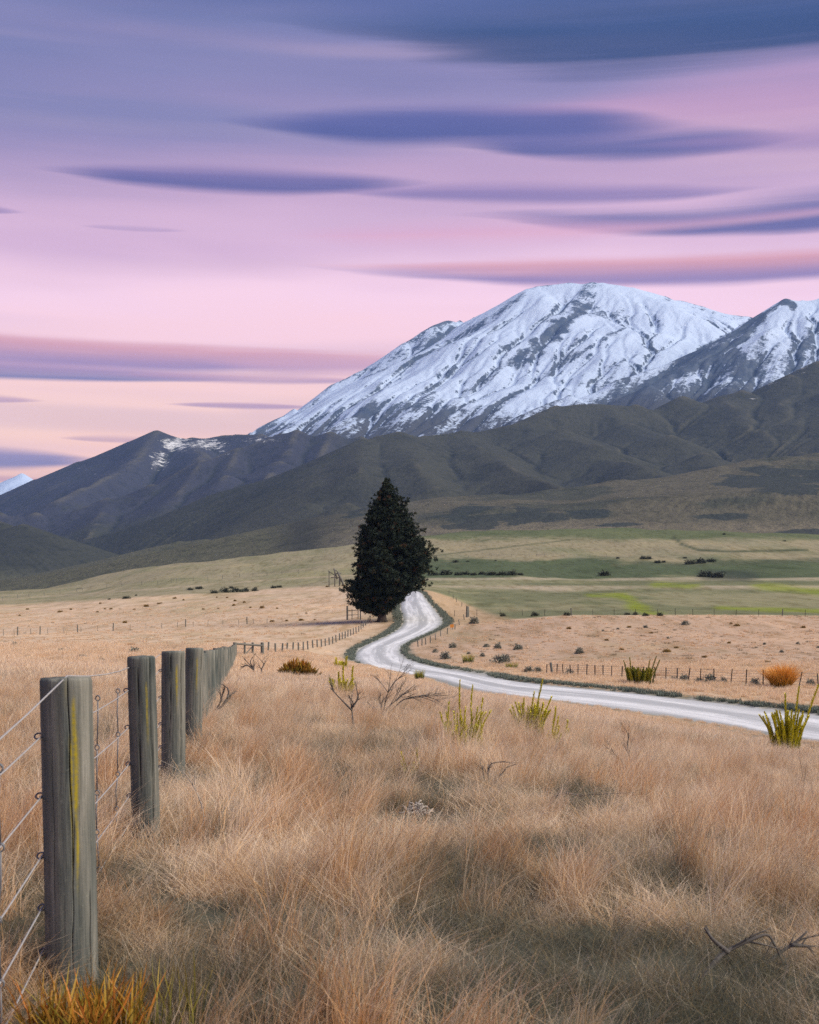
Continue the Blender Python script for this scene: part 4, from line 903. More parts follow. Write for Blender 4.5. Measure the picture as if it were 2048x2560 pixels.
# beside the road as it climbs
rf = [(1060,1143),(1085,1135),(1110,1128),(1140,1118),(1175,1098),(1208,1075),(1250,1060),(1300,1030),(1330,1000),(1362,968),(1378,950),(1388,946)]
simple_fence('short posts and wire climbing the bank right of the road', [hit(*c4(x, y)) for x, y in rf], [.9]*9+[1.0, 1.7, 1.7], .07, 'post_wood', 3, .005, [10, 11], jit=.05, seed=7)
rf2 = [(1392,940),(1376,905),(1345,880),(1310,850),(1290,830),(1262,800)]
simple_fence('faint posts along the top of the road bank', [hit(*c4(x, y)) for x, y in rf2], 1.0, .06, 'post_wood', 2, .005, jit=.05, seed=9)
# between the dry paddock and the green one
gf = [(-240,520),(-120,518),(5,517),(125,517),(245,517),(390,516),(505,516),(620,515),(735,514),(855,514),(950,514),(1045,515),(1160,516),(1277,517),(1400,518),(1527,519),(1650,520),(1780,521)]
simple_fence('thin fence dividing the dry paddock from the green fields', [hit(*c5(x, y)) for x, y in gf], 1.15, .04, 'dark_steel', 3, .006, [5, 15], seed=10)
# far fence below the green rise on the right
ff = [(-90,1262),(60,1258),(150,1256),(250,1254),(345,1252),(430,1251),(505,1250),(535,1250),(570,1250),(650,1249),(740,1249),(830,1250)]
FF = [hit(*c2(x, y), dmin=300) for x, y in ff]; fr = simple_fence('far fence with a pale gate across the upper green fields', FF, 1.8, .07, 'post_wood', 2, .02, seed=12)
g = Geo(); 
for h in (.5, 1.0, 1.5): g.tube([FF[7]-FF[0]+[0, 0, h], FF[8]-FF[0]+[0, 0, h]], .07, 5)
obj('gate_rail', g.build('gate_rail', MATS['bleached_twig']), fr)

def wooden_gate():
    A = pix(586, 1607, 108); gz = lambda p: float(zfull(np.array([p[0]]), np.array([p[1]]))[0])
    L = pix(587, 1640, 108.); M1 = pix(612, 1640, 111.); M2 = pix(632, 1640, 114.); Rr = pix(656, 1640, 116.)
    for q in (L, M1, M2, Rr): q[2] = gz(q)
    top = [(HY-1609)/FPX*q[1] for q in (L, M1, M2, Rr)]
    root = thing(empty('wooden_gate', L), 'wooden gate frame with a top rail and diagonal brace ending the post fence', 'gate')
    for q, tz, r in zip((L, M1, M2, Rr), top, (.14, .09, .10, .15)):
        o = obj('post', post_geo(1., 1., 77, 16, 6), root, q-L); o.scale = (r, r, tz-q[2]+.1)
    g = Geo(); g.tube([L-L+[0, -.02, top[0]-L[2]], Rr-L+[0, -.02, top[3]-L[2]]], .085, 8); obj('rail', g.build('rail', MATS['grey_timber']), root)
    g = Geo(); g.tube([M1-L+[0, -.12, .15], M2-L+[0, -.12, top[2]-L[2]-.1-M2[2]+M2[2]]], .05, 6); obj('brace', g.build('brace', MATS['grey_timber']), root)
    g = Geo()
    for h in (.35, .7): g.tube([L-L+[0, .1, h], M2-L+[0, .1, h]], .012, 5)
    obj('gate_wire', g.build('gate_wire', MATS['dull_wire']), root)
wooden_gate()
def field_gate():
    q = [hit(*c4(x, y)) for x, y in ((597,968),(628,966),(668,962),(683,965))]; root = thing(empty('field_gate', q[0]), 'small rickety timber gate in the paddock beside the conifer', 'gate')
    for p, h, r in zip(q, (1.6, 1.2, 1.3, 1.4), (.16, .07, .08, .1)):
        o = obj('post', post_geo(1., 1., 78, 12, 5), root, p-q[0]); o.scale = (r, r, h*1.6)
    for h in (.9, 1.7):
        g = Geo(); g.tube([[0, 0, h], q[2]-q[0]+[0, 0, h-.1]], .06, 6); obj('rail', g.build('rail', MATS['grey_timber']), root)
field_gate()
def stock_race():
    b_ = hit(*c4(575, 745)); d = b_[1]; s = d/FPX/2.6136; root = thing(empty('stock_race', b_), 'leaning blue grey timber stock race on the left slope', 'stock race')
    for (x0, y0), (x1, y1), w in (((472,645),(510,672),.8), ((510,630),(530,700),1.6), ((535,655),(565,720),2.2), ((490,690),(560,690),.8), ((515,665),(560,660),.9), ((560,700),(575,745),1.4), ((548,668),(550,735),.9), ((520,640),(552,668),.9)):
        a = np.array([(x0-575)*s, 0, max(-.2, (745-y0)*s)]); c = np.array([(x1-575)*s, .3, max(-.2, (745-y1)*s)]); g = Geo(); g.tube([a, c], .22*w*s/.06, 6); obj('beam', g.build('beam', MATS['grey_timber']), root)
    for x0, y0 in ((478,650),(515,640),(545,665),(565,700)):
        g = Geo(); x = (x0-575)*s; zt = (745-y0)*s; g.tube([[x, .2, -1.], [x, .2, zt]], .2, 6); obj('post', g.build('post', MATS['grey_timber']), root)
stock_race()
def road_sign():
    p = hit(*c4(1285, 1030)); s = p[1]/FPX/2.6136; root = thing(empty('road_sign', p), 'small tilted orange road marker plate on a post by the bend', 'road sign')
    g = Geo(); g.tube([[0, .05, -.2], [0, .05, 34*s]], .04, 8); obj('post', g.build('post', MATS['grey_timber']), root)
    g = Geo(); g.box((0, 0, 24*s), (24*s, .02, 20*s)); o = obj('plate', g.build('plate', MATS['orange_sign'], False), root, (0, 0, 0), (0, R(-9), 0))
road_sign()
print('fences', time.time()-T0)

# ================================================================== the conifer
def conifer():
    base = hit(955, 1555); s = base[1]/FPX/2.6136; rs = np.random.RandomState(21)
    yy = np.array([45,70,100,150,200,300,400,430,455,500,560,600,650,700,750,780,815,850,885,905]); zz = (975-yy)*s
    lf_ = np.array([6,20,36,72,98,142,155,160,205,192,182,180,190,172,222,256,215,205,190,120])*s; rg = np.array([20,48,84,118,158,203,245,246,252,290,306,315,302,276,262,232,170,120,70,30])*s
    H = zz[0]; root = thing(empty('conifer_tree', base), 'tall dense dark conifer standing beside the bend of the gravel road', 'tree')
    def Rad(z, a):
        l = np.interp(z, zz[::-1], lf_[::-1]); r = np.interp(z, zz[::-1], rg[::-1]); c = math.cos(a); mid = .5*(l+r)
        return (mid+(r-mid)*c if c > 0 else mid+(l-mid)*-c)
    tk = Geo(); zt = np.linspace(-.4, H*.97, 26); rad = np.interp(zt, [-.4, .3, 1.2, 4, H], [1.05, .85, .66, .55, .04]); dx = np.interp(zt, [0, H], [0, 24*s])
    tk.tube(np.stack([dx, 0*zt, zt], 1), rad, 12); 
    for a in np.linspace(.3, 6.5, 7): tk.tube([(0, 0, .5), (.8*math.cos(a), .8*math.sin(a), .12), (1.5*math.cos(a), 1.5*math.sin(a), -.15)], [.3, .22, .08], 6)
    obj('trunk', tk.build('trunk', MATS['bark']), root)
    br = Geo(); C = []; z = 1.75
    while z < H-.25:
        n = 7 if z < H*.7 else 6; ph = rs.rand()*6.28
        for k in range(n):
            a = ph+k*6.283/n+rs.randn()*.22; L = max(.08, (Rad(z, a)-.40-.15*z/H)*(.96+.11*float(np.clip(rs.randn(), -1.6, 1.2))+.08*math.sin(z*4.2))*np.interp(z/H, [0, .45, .7, 1.], [1., 1., .88, .7])); z0 = z+rs.randn()*.18; x0 = np.interp(z0, [0, H], [0, 24*s])
            up = (.10+.30*z/H)*L; dr = .10*L*(1-z/H); t = np.linspace(0, 1, 6)
            P = np.stack([x0+np.cos(a)*L*t, np.sin(a)*L*t, z0-.25*L*(1-z/H)*0+up*t**2*1.0-dr*np.sin(t*2.4)], 1)
            br.tube(P, np.linspace(.028+.016*L, .02, 6), 5)
            m = int(3+L*6.2)
            for q in np.sort(rs.rand(m))**.65:
                if q < .18: continue
                w = min(.16+.17*L*(1-abs(q-.55)*1.1), .05+.5*L); off = rs.randn(3)*np.array([w, w, .22]); C.append(np.array([np.interp(q, t, P[:, i]) for i in range(3)])+off)
            C.append(P[-1])
        z += .40+.14*rs.rand()
    for k in range(10): C.append(np.array([20*s+rs.randn()*.12, rs.randn()*.12, H-rs.rand()*.9]))
    obj('branches', br.build('branches', MATS['bark']), root)
    C = np.array(C); n = len(C); nb = 32
    # each clump: a rosette of needle sprays
    d = rs.randn(n, nb, 3); d[..., 2] = d[..., 2]*.75+.28; d /= np.linalg.norm(d, axis=2)[..., None]; L = (.24+.34*rs.rand(n, nb)**1.3)*((.8+.5*rs.rand(n))*np.interp(C[:, 2], [0, H*.6, H], [1., .95, .55]))[:, None]
    w = np.cross(d, rs.randn(n, nb, 3)); w /= np.linalg.norm(w, axis=2)[..., None]; w *= (.04+.045*rs.rand(n, nb))[..., None]
    c0 = C[:, None]+rs.randn(n, nb, 3)*.07; V = np.stack([c0, c0+d*(L*.55)[..., None]+w, c0+d*L[..., None], c0+d*(L*.55)[..., None]-w], 2)
    Q = (np.arange(n*nb)[:, None]*4+np.arange(4)[None]); g = Geo(); cr = rs.rand(n)
    r = np.clip(cr[:, None, None]+0*rs.rand(n, nb, 1)*.1, 0, 1)*np.ones((n, nb, 4)); t = np.broadcast_to(np.array([.2, .7, 1., .7]), (n, nb, 4))
    g.add(V.reshape(-1, 3), Q, t=t.ravel(), r=r.ravel()); obj('crown', g.build('crown', MATS['pine_needles'], False), root)
    print('conifer clumps', n, 'height', H)
conifer()

# ================================================================== plants
def clump(name, label, cat, p, h, w, n, mat, seed, splay=.5, wid=.012, group=None, rad=None, seg=4, stiff=1.8):
    V, Q, T, t, r = blades(n, rad if rad else w*.3, h*.45, h*1.05, wid, splay, seg, np.random.RandomState(seed), stiff=stiff)
    V[:, 2] -= .04
    o = obj(name, mesh(name, V, [Q, T], MATS[mat], {'t': t, 'r': r}), loc=p); return thing(o, label, cat, group)
def mound(name, label, cat, p, h, w, n, mat, seed, leaf=.3, wid=.03, group=None):
    """dome of stiff pointed leaves"""
    rs = np.random.RandomState(seed); d = rs.randn(n, 3); d[:, 2] = np.abs(d[:, 2])*.9+.05; d /= np.linalg.norm(d, axis=1)[:, None]
    lump = 1+.25*perlin(d[:, 0]*2+seed, d[:, 1]*2, seed); R0 = (.35+.65*rs.rand(n)**.5)*lump
    c = d*np.array([w/2, w/2*.8, h])*R0[:, None]*.82; dirn = d*np.array([.8, .8, 1.])+np.array([0, 0, .55])+rs.randn(n, 3)*.25; dirn /= np.linalg.norm(dirn, axis=1)[:, None]
    L = leaf*(.6+.7*rs.rand(n)); W = np.cross(dirn, rs.randn(n, 3)); W /= np.linalg.norm(W, axis=1)[:, None]; W *= wid*.5
    V = np.stack([c-W, c+W, c+dirn*(L*.6)[:, None]+W*.7, c+dirn*L[:, None], c+dirn*(L*.6)[:, None]-W*.7], 1)
    o5 = np.arange(n)[:, None]*5; Q = np.concatenate([o5+np.array([[0, 1, 2, 4]])]); T = o5+np.array([[4, 2, 3]])
    tb = np.clip(c[:, 2]/h, 0, 1); t = np.stack([tb*.6, tb*.6, tb*.6+.25, tb*.6+.4, tb*.6+.25], 1); r = np.repeat(rs.rand(n), 5)
    o = obj(name, mesh(name, V.reshape(-1, 3), [Q, T], MATS[mat], {'t': t.ravel(), 'r': r}, False), loc=p); return thing(o, label, cat, group)
def rods(name, label, cat, p, stems, mat, seed, group=None, r0=.012, leaf=.035):
    """upright fuzzy stems; stems: list of (x, y, height, lean_x, lean_y)"""
    rs = np.random.RandomState(seed); st = Geo(); lv = Geo(); root = thing(empty(name, p), label, cat, group)
    for x, y, h, lx, ly in stems:
        t = np.linspace(0, 1, 7); P = np.stack([x+lx*h*t**1.4+.012*np.sin(t*7+seed), y+ly*h*t**1.4, h*t-.05], 1); rr = rs.rand()
        st.tube(P, np.linspace(r0*.7, r0*.25, 7), 5, t=np.repeat(t, 5).tolist()+[0, 1], r=rr)
        m = int(h/.0026*min(1., .012/r0*1.6)); q = rs.rand(m)**.9; C = np.stack([np.interp(q, t, P[:, i]) for i in range(3)], 1); a = rs.rand(m)*6.283
        L = leaf*(1.15-.6*q)*(.6+.8*rs.rand(m)); D = np.stack([np.cos(a)*.62, np.sin(a)*.62, .8+0*a], 1); W = np.stack([-np.sin(a), np.cos(a), 0*a], 1)*(leaf*.16)
        V = np.stack([C-W, C+W, C+D*L[:, None]], 1).reshape(-1, 3); T = np.arange(m*3).reshape(-1, 3)
        lv.add(V, (), T, t=np.repeat(np.clip(.25+q, 0, 1), 3), r=np.repeat(np.clip(rr*.6+.4*rs.rand(m), 0, 1), 3))
    obj('stem', st.build('stem', MATS[mat]), root); obj('foliage', lv.build('foliage', MATS[mat], False), root); return root
def twigs(name, label, cat, p, limbs, mat, seed, r0=.012, depth=3, group=None, kids=5, spread=.55, shrink=.5):
    """bare branching wood; limbs: list of point lists relative to p"""
    rs = np.random.RandomState(seed); g = Geo()
    def grow(P, r, lev):
        P = np.array(P, float); L = np.linalg.norm(np.diff(P, axis=0), axis=1).sum()
        g.tube(P, np.linspace(r, r*.35, len(P)), 6 if lev == depth else 4)
        if lev == 0: return
        for k in range(kids):
            t = .25+.72*rs.rand(); f = t*(len(P)-1); i = min(int(f), len(P)-2); a = P[i]+(P[i+1]-P[i])*(f-i); d = P[i+1]-P[i]; d /= np.linalg.norm(d)+1e-9
            nd = d+rs.randn(3)*spread*np.array([1, .8, .8])+[0, 0, .12]; nd /= np.linalg.norm(nd); l = L*shrink*(.5+.6*rs.rand()); c = rs.randn(3)*.16
            grow([a, a+nd*l*.35+c*l*.15, a+nd*l*.7+c*l*.5, a+nd*l+c*l], r*(1-.6*t)*.62, lev-1)
    for P in limbs: grow(respline(np.array(P, float), 3*len(P)+2) if len(P) > 2 else P, r0, depth)
    o = obj(name, g.build(name, MATS[mat]), loc=p); return thing(o, label, cat, group)
def W(px0, py0, p):      # image offset -> metres at the plant's own distance
    return p[1]/FPX
rng = np.random.RandomState(77)

p = np.array([*pix(215, 2575, 4.50)[:2], 0]); p[2] = zfull(p[:1], p[1:2])[0]
clump('spear_grass', 'orange tipped spear grass clump at the foot of the cracked fence post', 'grass clump', p, .32, .42, 520, 'speargrass', 1, .60, .012, rad=.18, stiff=1.3)
p = np.array([*pix(425, 2570, 4.58)[:2], 0]); p[2] = zfull(p[:1], p[1:2])[0]
clump('rush_clump', 'sparse upright yellow green rushes beside the orange spear grass', 'rushes', p, .36, .3, 46, 'tussock_green', 2, .25, .007, rad=.13)
p = hit(745, 1700); s = p[1]/FPX
mound('spear_grass_mound', 'wide orange topped spear grass mound beside the fence track', 'plant', p, 52*s, 118*s, 1500, 'speargrass', 3, 14*s, 3.2*s)
def rod_plant(label, x0, x1, top, bot, n, seed, mat='broom', name='broom_plant', tall=(), leafs=1., group=None):
    p = hit((x0+x1)/2, bot); s = p[1]/FPX; rs = np.random.RandomState(seed); st = []
    for k in range(n):
        u = rs.rand()*2-1; st.append((u*(x1-x0)*.30*s, rs.randn()*(x1-x0)*.16*s, (bot-top)*s*(.30+.34*rs.rand()), u*.28+rs.randn()*.08, rs.randn()*.12))
    for u, f, lx in tall: st.append((u*(x1-x0)*.5*s, rs.randn()*.05, (bot-top)*s*f, lx, rs.randn()*.05))
    return rods(name, label, 'shrub', p, [(a, b_, h*1.12, lx, ly) for a, b_, h, lx, ly in st], mat, seed, group, (.010*s/.0047)*(.7 if n > 100 else 1), .044*s/.0047*leafs*(.7 if n > 100 else 1))
rod_plant('tall candle like yellow green broom with five high spikes below the road', 1112, 1206, 1712, 1884, 52, 31, tall=((-.72,.72,-.02),(-.1,1.,-.02),(.42,.95,.02),(.86,.78,.05),(.66,.66,.04),(.12,.66,0)))
rod_plant('bushy yellow green broom with one leaning tall spike near the road', 1288, 1366, 1708, 1850, 62, 32, tall=((.25,1.,.12),(-.35,.7,-.04),(.6,.72,.25),(.05,.8,.05)))
rod_plant('narrow yellow green broom sprig just beside the bushy broom', 1362, 1398, 1772, 1874, 9, 33, tall=((.1,1.,.06),(.4,.8,.1)))
rod_plant('stubby broom sprig at the edge of the narrow broom', 1396, 1420, 1800, 1848, 7, 34, tall=((.2,1.,.15),))
rod_plant('spiky broom with long leaning stems at the edge of the gravel', 1915, 2008, 1728, 1880, 56, 35, tall=((.0,.88,.0),(.35,.98,.12),(.75,1.,.30),(-.2,.6,-.1)))
rod_plant('small yellow green broom low in the grass below the bare twigs', 1000, 1046, 1866, 1940, 14, 36, tall=((.8,1.,.05),(-.4,.9,-.1)))
rod_plant('loose golden broom behind the bare dead shrub', 826, 886, 1668, 1748, 22, 37, tall=((.1,1.,.0),(.75,.95,.05),(-.2,.8,-.05)))
rod_plant('short golden broom tuft at the grass edge left of the bend', 833, 872, 1645, 1672, 16, 38, tall=((.6,1.,.1),(-.5,.9,-.1)))
rod_plant('dark green broom with golden tips at the steel fence', 1555, 1638, 1650, 1710, 130, 39, mat='broom_dark', tall=((.7,1.05,.22),(.85,.9,.3),(-.4,1.,-.1),(-.6,.9,-.2),(.5,.9,.15)), leafs=.9)
p = hit(1955, 1720); s = p[1]/FPX
clump('red_tussock', 'bright rust red tussock against the steel fence', 'tussock', p, 74*s, 92*s, 2400, 'red_tussock', 5, 1.0, .035, rad=20*s, stiff=1.2)
for x, y, w, h, lab in ((1171,1658,42,26,'dark green rush clump on the inside of the road bend'), (1280,1672,50,18,'low green rush clump beside the timber strainer post'), (1048,1698,36,26,'grey green rush tuft overhanging the lower road edge')):
    p = hit(x, y); s = p[1]/FPX; clump('rush_clump', lab, 'rushes', p, h*s*1.15, w*s, 260, 'broom_dark', x, .55, .03, rad=w*s*.33)
# bare wood
def limb(p, pts):
    s = p[1]/FPX; return [((x-0)*s, yy*s, z*s) for x, yy, z in pts]
p = hit(885, 1838); twigs('dead_shrub', 'bare upright dead shrub with a forked top in the grass', 'shrub', p, [limb(p, [(0,0,-8),(-2,0,30),(-5,4,62),(-2,0,80),(-14,0,100)]), limb(p, [(-5,0,62),(-30,-6,88),(-58,-8,118)]), limb(p, [(-2,0,20),(-22,0,10),(-50,8,14)]), limb(p, [(-3,0,70),(10,4,95),(6,4,118)])], 'dead_twig', 41, .014, 3, kids=4, spread=.45)
p = hit(952, 1800); twigs('dead_shrub', 'wide sprawling bare shrub arching over the grass towards the road', 'shrub', p, [limb(p, [(0,0,-6),(18,0,30),(50,6,58),(86,8,88)]), limb(p, [(0,0,-6),(-12,0,20),(-30,0,42)]), limb(p, [(5,0,0),(12,6,50),(40,10,100),(62,12,112)]), limb(p, [(15,0,10),(60,0,52),(105,4,60),(150,6,46)]), limb(p, [(0,0,0),(2,-6,34),(8,-8,60)])], 'dead_twig', 42, .013, 3, kids=6, spread=.4)
p = hit(636, 1692); twigs('dead_shrub', 'small gnarled dead bush near the wooden gate', 'shrub', p, [limb(p, [(0,0,-6),(-2,0,20),(-10,0,36),(-4,0,50)]), limb(p, [(22,0,-4),(18,0,18),(24,0,30),(16,0,42)]), limb(p, [(-2,0,18),(-18,0,28),(-34,0,24)])], 'dead_twig', 43, .05, 2, kids=4)
p = hit(520, 1792); twigs('dead_branch', 'dark forked dead branch leaning out from the fence posts', 'branch', p, [limb(p, [(-4,0,0),(14,0,12),(30,0,34),(40,0,70)]), limb(p, [(14,0,12),(38,0,30),(52,0,60),(48,0,74)])], 'dead_twig', 44, .03, 2, kids=4, spread=.4)
p = hit(1580, 1942); twigs('dead_shrub', 'bare twiggy sprig sticking up from the long grass below the road', 'shrub', p, [limb(p, [(0,0,-6),(-4,0,40),(-12,0,78),(-6,0,104)]), limb(p, [(0,0,0),(-30,0,44),(-52,0,66)]), limb(p, [(0,0,-2),(40,0,8),(86,0,4)]), limb(p, [(2,0,10),(16,0,60)])], 'dead_twig', 45, .010, 2, kids=5, spread=.4)
p = hit(1226, 1975); twigs('dead_shrub', 'thin curled bare twigs in the long grass', 'shrub', p, [limb(p, [(0,0,-6),(-6,0,40),(4,0,66),(40,0,72)]), limb(p, [(0,0,-4),(24,0,34),(44,0,60)]), limb(p, [(0,0,0),(-16,0,30),(-20,0,60)])], 'dead_twig', 46, .008, 2, kids=4, spread=.4)
p = hit(1340, 2035); twigs('dead_branch', 'grey arched twig lying over the dark hollow', 'branch', p, [limb(p, [(-60,0,-22),(0,0,14),(70,0,52),(118,0,44)])], 'dead_twig', 47, 0.012, 1, kids=4)
p = hit(540, 2090); twigs('dead_branch', 'pale dry twigs beside the second fence post', 'branch', p, [limb(p, [(0,0,-10),(14,0,50),(36,0,96),(30,0,104)]), limb(p, [(-26,0,-4),(-34,0,70),(-66,0,140),(-84,0,164)]), limb(p, [(10,0,-6),(30,0,40),(44,0,70)])], 'bleached_twig', 48, .006, 2, kids=3)
p = hit(405, 1985); twigs('dead_branch', 'dark snapped twigs at the foot of the third fence post', 'branch', p, [limb(p, [(12,0,-10),(6,0,20),(-10,0,48)]), limb(p, [(10,0,-6),(26,0,30),(30,0,50)])], 'dead_twig', 49, .008, 2)
p = hit(1812, 2440); twigs('fallen_branch', 'long dark fallen branch with pale peeled ends in the grass', 'branch', p, [limb(p, [(-120,-60,-24),(-60,-30,10),(0,0,58),(60,16,82),(112,30,96),(140,36,60)]), limb(p, [(10,0,58),(-30,0,92),(-50,0,120)])], 'dead_twig', 50, .012, 2, kids=4, spread=.4, shrink=.35)
p = hit(1950, 2430); twigs('fallen_branch', 'shorter curved fallen branch beside the long one', 'branch', p, [limb(p, [(-60,-30,-10),(-10,0,40),(40,10,70),(74,16,98)]), limb(p, [(30,5,66),(70,10,62),(90,14,40)])], 'dead_twig', 51, .010, 2, kids=3, spread=.4, shrink=.35)
p = hit(2010, 2080); twigs('dead_shrub', 'tall thin dry stalks standing in pale grass', 'shrub', p, [limb(p, [(0,0,-20),(-6,0,60),(4,0,150)]), limb(p, [(10,0,-20),(24,0,50),(20,0,110)]), limb(p, [(-10,0,-20),(-30,0,40),(-20,0,90)])], 'dead_twig', 52, .005, 2, kids=3, spread=.35)
def stick_pile():
    p = hit(1042, 2050); s = p[1]/FPX; rs = np.random.RandomState(5); g = Geo(); root = thing(empty('stick_pile', p), 'little heap of bleached sticks lying in the grass', 'stick pile')
    for k in range(70):
        a = rs.rand()*6.28; L = (7+13*rs.rand())*s; q_ = rs.randn(2)*.6; c = np.array([q_[0]*22*s, q_[1]*18*s, max(.05, (30*math.exp(-q_@q_)*(.4+.6*rs.rand()))*s+.04)]); d = np.array([math.cos(a)*L, math.sin(a)*L, rs.randn()*.45*L]); g = Geo()
        g.tube([c-d, c+rs.randn(3)*.006, c+d], (.0035+.003*rs.rand()), 5); obj('stick', g.build('stick', MATS['bleached_twig']), root)
stick_pile()

# small shrubs dotting the paddocks: one mesh per look, copied
def shrub_mesh(seed, mat, flat=1.):
    rs = np.random.RandomState(seed); n = 420; d = rs.randn(n, 3); d[:, 2] = np.abs(d[:, 2]); d /= np.linalg.norm(d, axis=1)[:, None]
    lob = .62+.38*np.clip(perlin(d[:, 0]*1.7+seed, d[:, 1]*1.7+d[:, 2], seed)*1.6+.4, 0, 1.4); c = d*(.25+.75*rs.rand(n)**.45)[:, None]*lob[:, None]*np.array([.5, .5, 1.*flat])
    dr = d+rs.randn(n, 3)*.6+[0, 0, .3]; dr /= np.linalg.norm(dr, axis=1)[:, None]; L = .10+.16*rs.rand(n); w = np.cross(dr, rs.randn(n, 3)); w /= np.linalg.norm(w, axis=1)[:, None]; w *= .035
    V = np.stack([c, c+dr*(L*.5)[:, None]+w, c+dr*L[:, None], c+dr*(L*.5)[:, None]-w], 1).reshape(-1, 3); g = Geo()
    g.add(V, np.arange(n*4).reshape(-1, 4), t=np.tile([.4, .8, 1., .8], n), r=np.repeat(rs.rand(n), 4))
    for k in range(7):
        a = rs.rand()*6.28; e = np.array([math.cos(a)*.35, math.sin(a)*.35, .55+.3*rs.rand()]); g.tube([[0, 0, -.15], e*.5+[0, 0, .05], e], [.03, .02, .008], 4, t=.1, r=.5)
    return g.build('shrub', MATS[mat], False)
SH = {k: [shrub_mesh(300+i+10*j, m, f) for i in range(4)] for j, (k, m, f) in enumerate((('grey', 'shrub_grey', .8), ('ochre', 'shrub_ochre', .6), ('dark', 'shrub_dark', .75)))}
cnt = 0
def shrubs(kind, name, label, group, conv, lst, asp=.62, dmin=3.):
    global cnt
    big = max(range(len(lst)), key=lambda i: lst[i][2])
    tiny = min(range(len(lst)), key=lambda i: lst[i][2])
    for i_, it in enumerate(lst):
        x, y, w = it[:3]; px, py = conv(x, y); k = {c3: 2.3958, c4: 2.6136, c5: 2.156, c2: 1.6846}[conv]
        p = hit(px, py, dmin=dmin); s = p[1]/FPX; ww = max(6, w)/k*s*1.0; a = asp*(.8+.4*rng.rand())
        o = obj(name, SH[kind][cnt % 4], loc=p, rot=(0, 0, rng.rand()*6.28)); o.scale = (ww, ww*.9, ww*a); thing(o, 'largest '+label if i_ == big else 'smallest '+label if i_ == tiny else label, 'shrub', group); cnt += 1
shrubs('grey', 'grey_shrub', 'small grey green shrub in the straw paddock behind the timber posts', 'grey shrubs in the left paddock', c3, [(90,562,42),(368,602,50),(490,642,76),(612,660,52),(808,610,88),(263,654,34),(237,697,30),(280,737,46),(465,720,46),(650,610,40)])
shrubs('ochre', 'ochre_shrub', 'low ochre tuft on the pale slope above the far paddock fence', 'ochre tufts on the left slope', c3, [(165,345,22),(355,362,30),(370,358,22),(583,362,24),(665,344,24),(628,344,18),(878,328,42),(748,426,36),(950,312,22),(965,308,18),(1408,294,22),(1400,322,24),(1570,337,32),(1463,304,26),(1360,275,20),(1298,274,14),(1048,280,26),(1100,290,18),(1660,340,18),(1218,345,22),(1308,340,16),(118,382,22),(425,346,20),(600,310,18),(805,346,18),(1500,335,20)], .7)
shrubs('ochre', 'ochre_shrub', 'low ochre tuft among the tan grass near the conifer', 'ochre tufts near the conifer', c4, [(105,980,36),(200,976,26),(295,972,40),(330,925,22),(385,968,22),(465,752,24),(575,745,30)], .6)
shrubs('dark', 'dark_shrub', 'dark thorny shrub in the row on the green grey left slope', 'dark shrubs on the left slope', c3, [(1140,230,42),(1193,222,58),(1283,247,56),(1350,243,70),(1420,241,84),(1470,238,60),(1385,218,34),(1525,234,50),(1640,217,46),(1672,213,44),(655,285,24),(755,280,54),(815,262,20),(1530,220,24)], .5)
shrubs('grey', 'grey_shrub', 'grey green shrub scattered over the tan paddock right of the road', 'grey shrubs in the right paddock', c5, [(790,582,34),(1002,566,50),(103,700,60),(433,722,56),(640,590,20),(1523,714,26),(1610,668,24),(1430,672,22),(560,600,18),(1385,690,20),(910,640,20),(1720,690,24)], .7)
shrubs('ochre', 'ochre_shrub', 'ochre tuft scattered over the tan paddock right of the road', 'ochre tufts in the right paddock', c5, [(375,588,34),(700,580,28),(1283,572,44),(1640,582,30),(1250,560,22),(820,612,26),(905,712,60),(1105,742,40),(1450,775,50),(660,702,28),(1320,630,20),(580,650,30),(1240,665,26),(955,690,30)], .55)
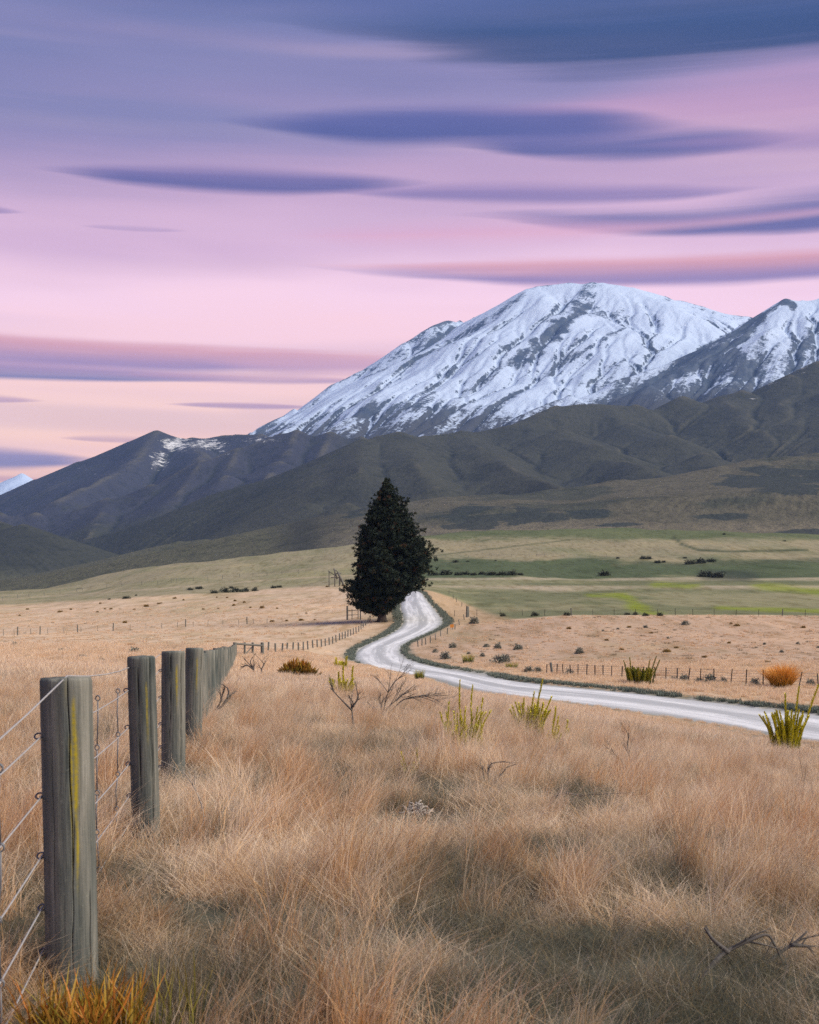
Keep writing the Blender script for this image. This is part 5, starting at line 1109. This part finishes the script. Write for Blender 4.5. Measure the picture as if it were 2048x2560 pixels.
shrubs('dark', 'olive_shrub', 'dark olive bush on the fence line of the green field', 'bushes on the green field fence', c5, [(193,518,50),(365,516,44),(690,512,40),(735,512,34),(790,518,42),(868,517,42),(20,520,40)], .55)
shrubs('grey', 'grey_shrub', 'blue grey shrub on the dry grass inside the road bend', 'grey shrubs inside the bend', c4, [(1505,1145,44),(1580,1158,64),(1285,1150,62),(1238,1222,80),(1600,1255,120),(1710,1160,44),(1480,1208,40),(1425,992,76),(1170,1180,40),(1390,1190,34)], .75)
shrubs('grey', 'grey_shrub', 'dark grey shrub tangled in the steel fence by the road', 'grey shrubs along the steel fence', c5, [(1000,872,66),(1380,892,60),(1140,880,80),(1210,880,50),(35,765,66),(160,820,56),(210,822,50),(380,838,60),(1680,895,60),(940,865,50),(1080,878,60)], .75)
shrubs('dark', 'hedge_bush', 'dark bush in the hedge row across the green fields', 'hedge bushes in the green fields', c2, [(100,1328,50),(155,1326,66),(205,1328,40),(235,1326,50),(270,1328,40),(305,1326,40),(345,1328,60),(390,1328,60),(430,1328,60),(465,1328,40)], .45, 200)
shrubs('dark', 'dark_shrub', 'lone dark bush on the upper green fields', 'bushes on the upper fields', c2, [(878,1258,20),(195,1274,30),(245,1271,16),(1160,1257,22),(985,1260,34),(1010,1260,30),(1045,1276,40),(1070,1274,24),(1180,1282,50),(1225,1277,60),(1270,1272,50),(1325,1157,18),(1580,1185,16),(362,1268,12),(820,1330,60),(1250,1335,80),(1300,1338,70)], .5, 200)
print('done', time.time()-T0, 'objects', len(bpy.data.objects))

# ================================================================== the air
def haze():
    g = Geo(); g.box((0, 0, (2420-40)/2), (31000, 31000, 2460)); o = obj('haze', g.build('haze', None, False)); o['kind'] = 'stuff'; o['label'] = 'thin blue evening haze'
    m = bpy.data.materials.new('haze'); m.use_nodes = True; nt = m.node_tree; nt.nodes.clear(); b = NB(nt); v = b.n('ShaderNodeVolumePrincipled'); v.inputs['Color'].default_value = (.24, .47, 1., 1); v.inputs['Density'].default_value = HAZE
    out = b.n('ShaderNodeOutputMaterial'); nt.links.new(v.outputs[0], out.inputs['Volume']); o.data.materials.append(m)
HAZE = 3.0e-5
haze()
